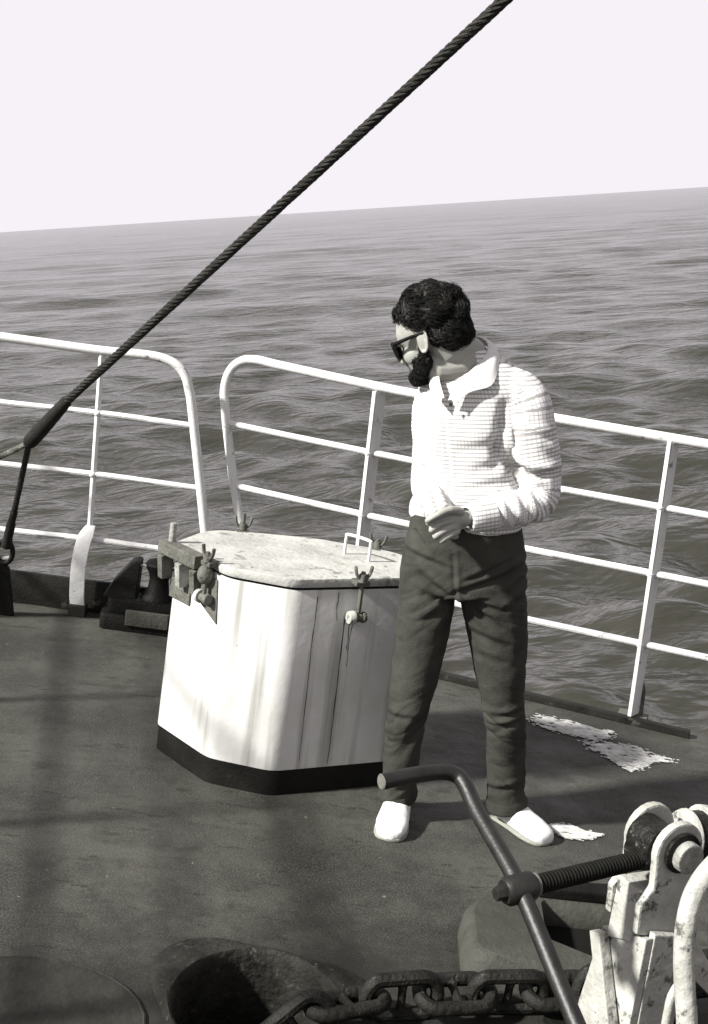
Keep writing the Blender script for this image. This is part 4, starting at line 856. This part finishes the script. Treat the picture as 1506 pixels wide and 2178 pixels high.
# cuff, collar leaves, collar stand, buttons
cloth_part(MB().tube([(0.408, 3.812, 1.010), (0.372, 3.795, 1.010), (0.333, 3.776, 1.011), (0.331, 3.775, 1.011)], [0.0475, 0.047, 0.043, 0.034], 24, cap=False), 'cuff', shirt)
def leaf(q, th_=0.004):
    P = [np.array(x) for x in q]; nn = np.cross(P[1] - P[0], P[2] - P[0]); nn /= np.linalg.norm(nn)
    return MB().slab(P, nn * th_)
def sheet(rows, th_=0.004, n=5):
    A = [smooth_path(r_, n) for r_ in rows]; A = [smooth_path([A[j][i] for j in range(len(A))], n) for i in range(len(A[0]))]
    nu, nv = len(A), len(A[0]); G_ = np.array(A); du = np.gradient(G_, axis=0); dv = np.gradient(G_, axis=1); N_ = np.cross(du, dv); N_ /= np.linalg.norm(N_, axis=2, keepdims=True) + 1e-9
    V = list(G_.reshape(-1, 3)) + list((G_ + N_ * th_).reshape(-1, 3)); o = nu * nv; F = []
    for i in range(nu - 1):
        for j in range(nv - 1):
            a = i * nv + j; F += [(a, a + 1, a + nv + 1, a + nv), (o + a, o + a + nv, o + a + nv + 1, o + a + 1)]
    for i in range(nu - 1):
        for j in (0, nv - 1): a = i * nv + j; F.append((a, a + nv, o + a + nv, o + a))
    for j in range(nv - 1):
        for i in (0, nu - 1): a = i * nv + j; F.append((a, a + 1, o + a + 1, o + a))
    return MB().add(V, F)
# left leaf wraps from nape over the near side of the neck to its point
inner = [(0.372, 4.068, 1.520), (0.420, 4.035, 1.512), (0.436, 3.985, 1.492), (0.418, 3.935, 1.462), (0.372, 3.898, 1.430), (0.322, 3.872, 1.390), (0.300, 3.862, 1.352)]
outer_ = [(0.380, 4.095, 1.482), (0.445, 4.060, 1.468), (0.478, 3.985, 1.442), (0.468, 3.918, 1.408), (0.428, 3.875, 1.386), (0.362, 3.862, 1.372), (0.318, 3.856, 1.340)]
outer = [tuple(np.array(a) * 0.28 + np.array(b_) * 0.72 + np.array((0, -0.004, 0.004))) for a, b_ in zip(inner, outer_[:4])] + [tuple(np.array(b_) + np.array((0, -0.006, 0.0))) for b_ in outer_[4:]]
midr = [tuple((np.array(a) + np.array(b_)) / 2 + np.array((0.006, -0.004, 0.008))) for a, b_ in zip(inner, outer)]
cloth_part(sheet([inner, midr, outer], 0.004, 4), 'collar', shirt)
inner2 = [(0.372, 4.068, 1.520), (0.330, 4.055, 1.510), (0.300, 4.015, 1.480), (0.285, 3.960, 1.445), (0.280, 3.905, 1.410), (0.290, 3.868, 1.360)]
outer2 = [(0.372, 4.092, 1.482), (0.315, 4.078, 1.470), (0.272, 4.03, 1.445), (0.252, 3.965, 1.410), (0.252, 3.895, 1.375), (0.280, 3.862, 1.338)]
midr2 = [tuple((np.array(a) + np.array(b_)) / 2 + np.array((-0.006, -0.002, 0.008))) for a, b_ in zip(inner2, outer2)]
cloth_part(sheet([inner2, midr2, outer2], 0.004, 4), 'collar', shirt)
for q in ((0.305, 3.853, 1.342),): part(MB().tube([np.array(q), np.array(q) + (0, -0.004, 0)], 0.0055, 10), 'button', 'button', shirt)

# --- shoes
def shoe(toe, heel, w):
    toe, heel = np.array((*toe, 0.0)), np.array((*heel, 0.0)); e = toe - heel; L_ = np.linalg.norm(e); e /= L_; sd = np.array((-e[1], e[0], 0))
    prof = [(0.0, 0.55, 0.070), (0.04, 0.72, 0.086), (0.15, 0.80, 0.092), (0.32, 0.82, 0.090), (0.45, 0.86, 0.078), (0.58, 0.95, 0.066), (0.72, 1.0, 0.058), (0.84, 0.96, 0.050), (0.93, 0.80, 0.044), (0.98, 0.55, 0.036), (1.0, 0.25, 0.026)]
    V = []; n = 22
    for t, ww, h in prof:
        c = heel + e * L_ * t
        for k in range(n):
            a = 2 * math.pi * k / n; ca, sa = math.cos(a), math.sin(a)
            x = w * ww * math.copysign(abs(ca) ** 0.75, ca); z = h * (0.5 + 0.5 * math.copysign(abs(sa) ** 0.7, sa)) + 0.003
            if sa < 0: z = h * 0.5 * (1 - abs(sa) ** 0.6) + 0.003
            V.append(tw(c + sd * x * (1 - 0.25 * max(sa, 0) ** 2) + EZ * z))
    F = [(i * n + k, i * n + (k + 1) % n, (i + 1) * n + (k + 1) % n, (i + 1) * n + k) for i in range(len(prof) - 1) for k in range(n)]
    F += [tuple(range(n))[::-1], tuple((len(prof) - 1) * n + k for k in range(n))]
    m_ = MB().add(V, F); me_ = remesh(m_, 'shoe', 0.0045, 5, 0.5); v_ = getv(me_); v_ += getn(me_) * (0.0016 * fnoise(v_, (40, 40, 40), 5))[:, None]; setv(me_, v_ - OFF[man])
    s_ = part(me_, 'shoe', 'canvas', man)
    for t_, hh in ():
        arc = []
        for a in np.linspace(R(12), R(168), 15):
            arc.append(tw(heel + e * L_ * (t_ + 0.05 * math.sin(a)) + sd * w * 0.97 * math.cos(a) * (1 - 0.2 * math.sin(a) ** 2) + EZ * (hh * math.sin(a) ** 0.7 * 0.97)))
        part(MB().tube(arc, 0.0016, 6), 'seam', 'sole', s_)
    so_ = []
    for t, ww, h in prof[1:-1]: so_.append((t, w * (ww + 0.05)))
    poly = [heel + e * L_ * t + sd * x for t, x in so_] + [heel + e * L_ * 1.006 + sd * 0.0] + [heel + e * L_ * t - sd * x for t, x in so_[::-1]] + [heel - e * L_ * 0.006]
    V = [tw(q + EZ * 0.001) for q in poly] + [tw(q + EZ * 0.012) for q in poly]; k = len(poly)
    part(MB().add(V, [(i, (i + 1) % k, k + (i + 1) % k, k + i) for i in range(k)] + [tuple(range(k))[::-1], tuple(range(k, 2 * k))]), 'sole', 'sole', s_, bev=0.004)
shoe((0.040, 3.772), (0.088, 4.045), 0.052)
shoe((0.560, 3.862), (0.405, 4.068), 0.051)

# --- hair, beard, sunglasses
def curls(mb, fn, count, ln, rad, seed):
    g = random.Random(seed); k = 0
    while k < count:
        q = fn(g)
        if q is None: continue
        p_, nn = q; k += 1
        t = np.cross(nn, (g.gauss(0, 1), g.gauss(0, 1), g.gauss(0, 1))); t /= np.linalg.norm(t) + 1e-9; s_ = np.cross(nn, t)
        l_ = ln * g.uniform(0.6, 1.3); ph = g.uniform(0.4, 1.0)
        path = [p_ - nn * 0.004, p_ + nn * l_ * 0.45 + t * l_ * 0.25, p_ + nn * l_ * 0.75 * ph + t * l_ * 0.7 + s_ * l_ * 0.2, p_ + nn * l_ * 0.45 * ph + t * l_ * 0.95 + s_ * l_ * 0.4]
        mb.tube(path, [rad, rad, rad * 0.9, rad * 0.4], 4)
def strands_on(mb, fn, count, ln, rad, seed, flow, lift):
    g = random.Random(seed); k = 0
    while k < count:
        q = fn(g)
        if q is None: continue
        p_, nn = q; k += 1
        sw = noise.noise_vector(Vector(p_ * 17.0)); d = HAX.T @ np.array(flow) + 1.1 * np.array(sw) + 0.25 * np.array((g.gauss(0, 1), g.gauss(0, 1), g.gauss(0, 1)))
        d = d - nn * (d @ nn); d /= np.linalg.norm(d) + 1e-9; sd = np.cross(nn, d); l_ = ln * g.uniform(0.6, 1.25); ph = g.uniform(0, 6.28); up_ = lift * g.uniform(0.4, 1.3)
        path = []
        for i in range(6):
            t = i / 5; path.append(p_ - nn * 0.002 + d * l_ * t + sd * 0.10 * l_ * math.sin(ph + t * 6.5) + nn * (up_ * math.sin(math.pi * (0.12 + 0.80 * t)) - 2.6 * (l_ * t) ** 2 * 1.3))
        mb.tube(path, [rad, rad, rad, rad * 0.9, rad * 0.75, rad * 0.35], 3, cap=False)
HCc = np.array((-0.030, 0, 0.062)); HR = np.array((0.110, 0.090, 0.101))
NC = np.array((-0.060, 0, 0.0)); NR = np.array((0.068, 0.076, 0.072))
def nape_ok(q): return q[0] < -0.018 and q[2] > -0.066 + 0.25 * (q[0] + 0.06) and q[2] < 0.06
def hair_ok(q):
    x, y, z = q
    if x > 0.055: return z > 0.082 - 0.02 * (abs(y) > 0.05)
    if x > 0.012: return z > 0.036 + (x - 0.012) * 0.9
    if x > -0.022: return z > 0.030
    return z > -0.055 - 0.35 * (-(x + 0.022))
b = MB(); nu, nv = 96, 64; V = []; keep = []
for j in range(nv + 1):
    for i in range(nu):
        t = math.pi * j / nv; a = 2 * math.pi * i / nu; n_ = np.array((math.sin(t) * math.cos(a), math.sin(t) * math.sin(a), math.cos(t)))
        q = HCc + HR * n_
        lump = noise.noise(Vector(q * 24)) * 0.016 + noise.noise(Vector(q * 60)) * 0.010
        if q[2] < 0.0: q[:2] *= 1.0 - 0.9 * max(0, -q[2])
        keep.append(hair_ok(q)); V.append(hp(q + n_ * lump))
F = []
for j in range(nv):
    for i in range(nu):
        f_ = (j * nu + i, (j + 1) * nu + i, (j + 1) * nu + (i + 1) % nu, j * nu + (i + 1) % nu)
        if all(keep[k] for k in f_): F.append(f_)
b.add(V, F)
V = []; keep = []
for j in range(nv + 1):
    for i in range(nu):
        t = math.pi * j / nv; a = 2 * math.pi * i / nu; n_ = np.array((math.sin(t) * math.cos(a), math.sin(t) * math.sin(a), math.cos(t)))
        q = NC + NR * n_; keep.append(nape_ok(q)); V.append(hp(q + n_ * (noise.noise(Vector(q * 30)) * 0.012 + noise.noise(Vector(q * 70)) * 0.006)))
F = []
for j in range(nv):
    for i in range(nu):
        f_ = (j * nu + i, (j + 1) * nu + i, (j + 1) * nu + (i + 1) % nu, j * nu + (i + 1) % nu)
        if all(keep[k] for k in f_): F.append(f_)
b.add(V, F)
def hs(g):
    n_ = np.array((g.gauss(0, 1), g.gauss(0, 1), g.gauss(0, 1))); n_ /= np.linalg.norm(n_); q = HCc + HR * n_
    if g.random() < 0.28:
        q = NC + NR * n_
        return (hp(q + n_ * (noise.noise(Vector(q * 30)) * 0.012)), HAX.T @ n_) if nape_ok(q) else None
    if not hair_ok(q): return None
    q = q + n_ * (noise.noise(Vector(q * 24)) * 0.016)
    if q[2] < 0.0: q[:2] *= 1.0 - 0.9 * max(0, -q[2])
    return hp(q), HAX.T @ n_
strands_on(b, hs, 9500, 0.027, 0.00085, 3, (-0.8, 0, -0.25), 0.0065)
curls(b, hs, 500, 0.010, 0.0006, 8)
part(b, 'hair', 'hair', man)
b = MB()
blobs = [((0.014, 0.066, -0.045), (0.013, 0.010, 0.030)), ((0.028, 0.058, -0.078), (0.024, 0.014, 0.026)), ((0.055, 0.044, -0.100), (0.030, 0.020, 0.026)), ((0.084, 0.018, -0.112), (0.028, 0.026, 0.030)), ((0.084, -0.018, -0.112), (0.028, 0.026, 0.030)), ((0.062, 0, -0.118), (0.036, 0.036, 0.028)),
         ((0.055, -0.044, -0.100), (0.030, 0.020, 0.026)), ((0.028, -0.058, -0.078), (0.024, 0.014, 0.026)), ((0.014, -0.066, -0.045), (0.013, 0.010, 0.030)), ((0.088, 0.016, -0.050), (0.010, 0.016, 0.007)), ((0.088, -0.016, -0.050), (0.010, 0.016, 0.007))]
blobs = [(np.array(c) * (0.96, 0.95, 0.82), tuple(np.array(r_) * (0.88, 0.88, 0.76))) for c, r_ in blobs + [((0.022, 0.0635, -0.062), (0.020, 0.012, 0.026)), ((0.042, 0.054, -0.090), (0.028, 0.017, 0.024)), ((0.070, 0.034, -0.106), (0.026, 0.022, 0.026)), ((0.050, 0.054, -0.066), (0.020, 0.010, 0.020))]]
for c, r_ in blobs: b.ell(hp(c), r_, HAX, 16, 10)
bme = remesh(b, 'beard_base', 0.0028, 12, 0.5); b = MB(); bv = getv(bme); bn = getn(bme)
bv = bv + bn * (0.0022 * fnoise(bv, (70, 70, 70), 4) + 0.002)[:, None]
b.add(bv, [tuple(p_.vertices) for p_ in bme.polygons]); bpick = np.arange(len(bv))
def bs(g):
    k = g.randrange(len(bv)); return bv[k], bn[k]
strands_on(b, bs, 3600, 0.014, 0.0006, 5, (0.25, 0, -0.9), 0.005)
curls(b, bs, 1500, 0.007, 0.0006, 6)
part(b, 'beard', 'hair', man)
g_ = thing  # sunglasses: front frame, two lenses, temples
b = MB()
for s in (-1, 1):
    fr = [hp((0.108 - 0.30 * max(0, abs(y) - 0.03), y * s, z)) for y, z in ((0.010, 0.020), (0.034, 0.026), (0.068, 0.027), (0.070, 0.016), (0.062, -0.012), (0.040, -0.022), (0.018, -0.016), (0.010, 0.0))]
    b.tube(fr, 0.0054, 8, closed=True)
    b.tube([hp((0.088, 0.069 * s, 0.022)), hp((0.085, 0.0765 * s, 0.023)), hp((0.02, 0.080 * s, 0.021)), hp((-0.012, 0.079 * s, 0.016))], [0.0065, 0.0065, 0.005, 0.0035], 8)
b.tube([hp((0.110, -0.012, 0.014)), hp((0.113, 0, 0.016)), hp((0.110, 0.012, 0.014))], 0.004, 8)
sg = part(b, 'sunglasses', 'glasses', man)
for s in (-1, 1):
    fr = [hp((0.1075 - 0.30 * max(0, abs(y) - 0.03), y * s, z)) for y, z in ((0.010, 0.020), (0.034, 0.026), (0.068, 0.027), (0.070, 0.016), (0.062, -0.012), (0.040, -0.022), (0.018, -0.016), (0.010, 0.0))]
    part(MB().slab(fr, hx * 0.002), 'lens', 'lens', sg)
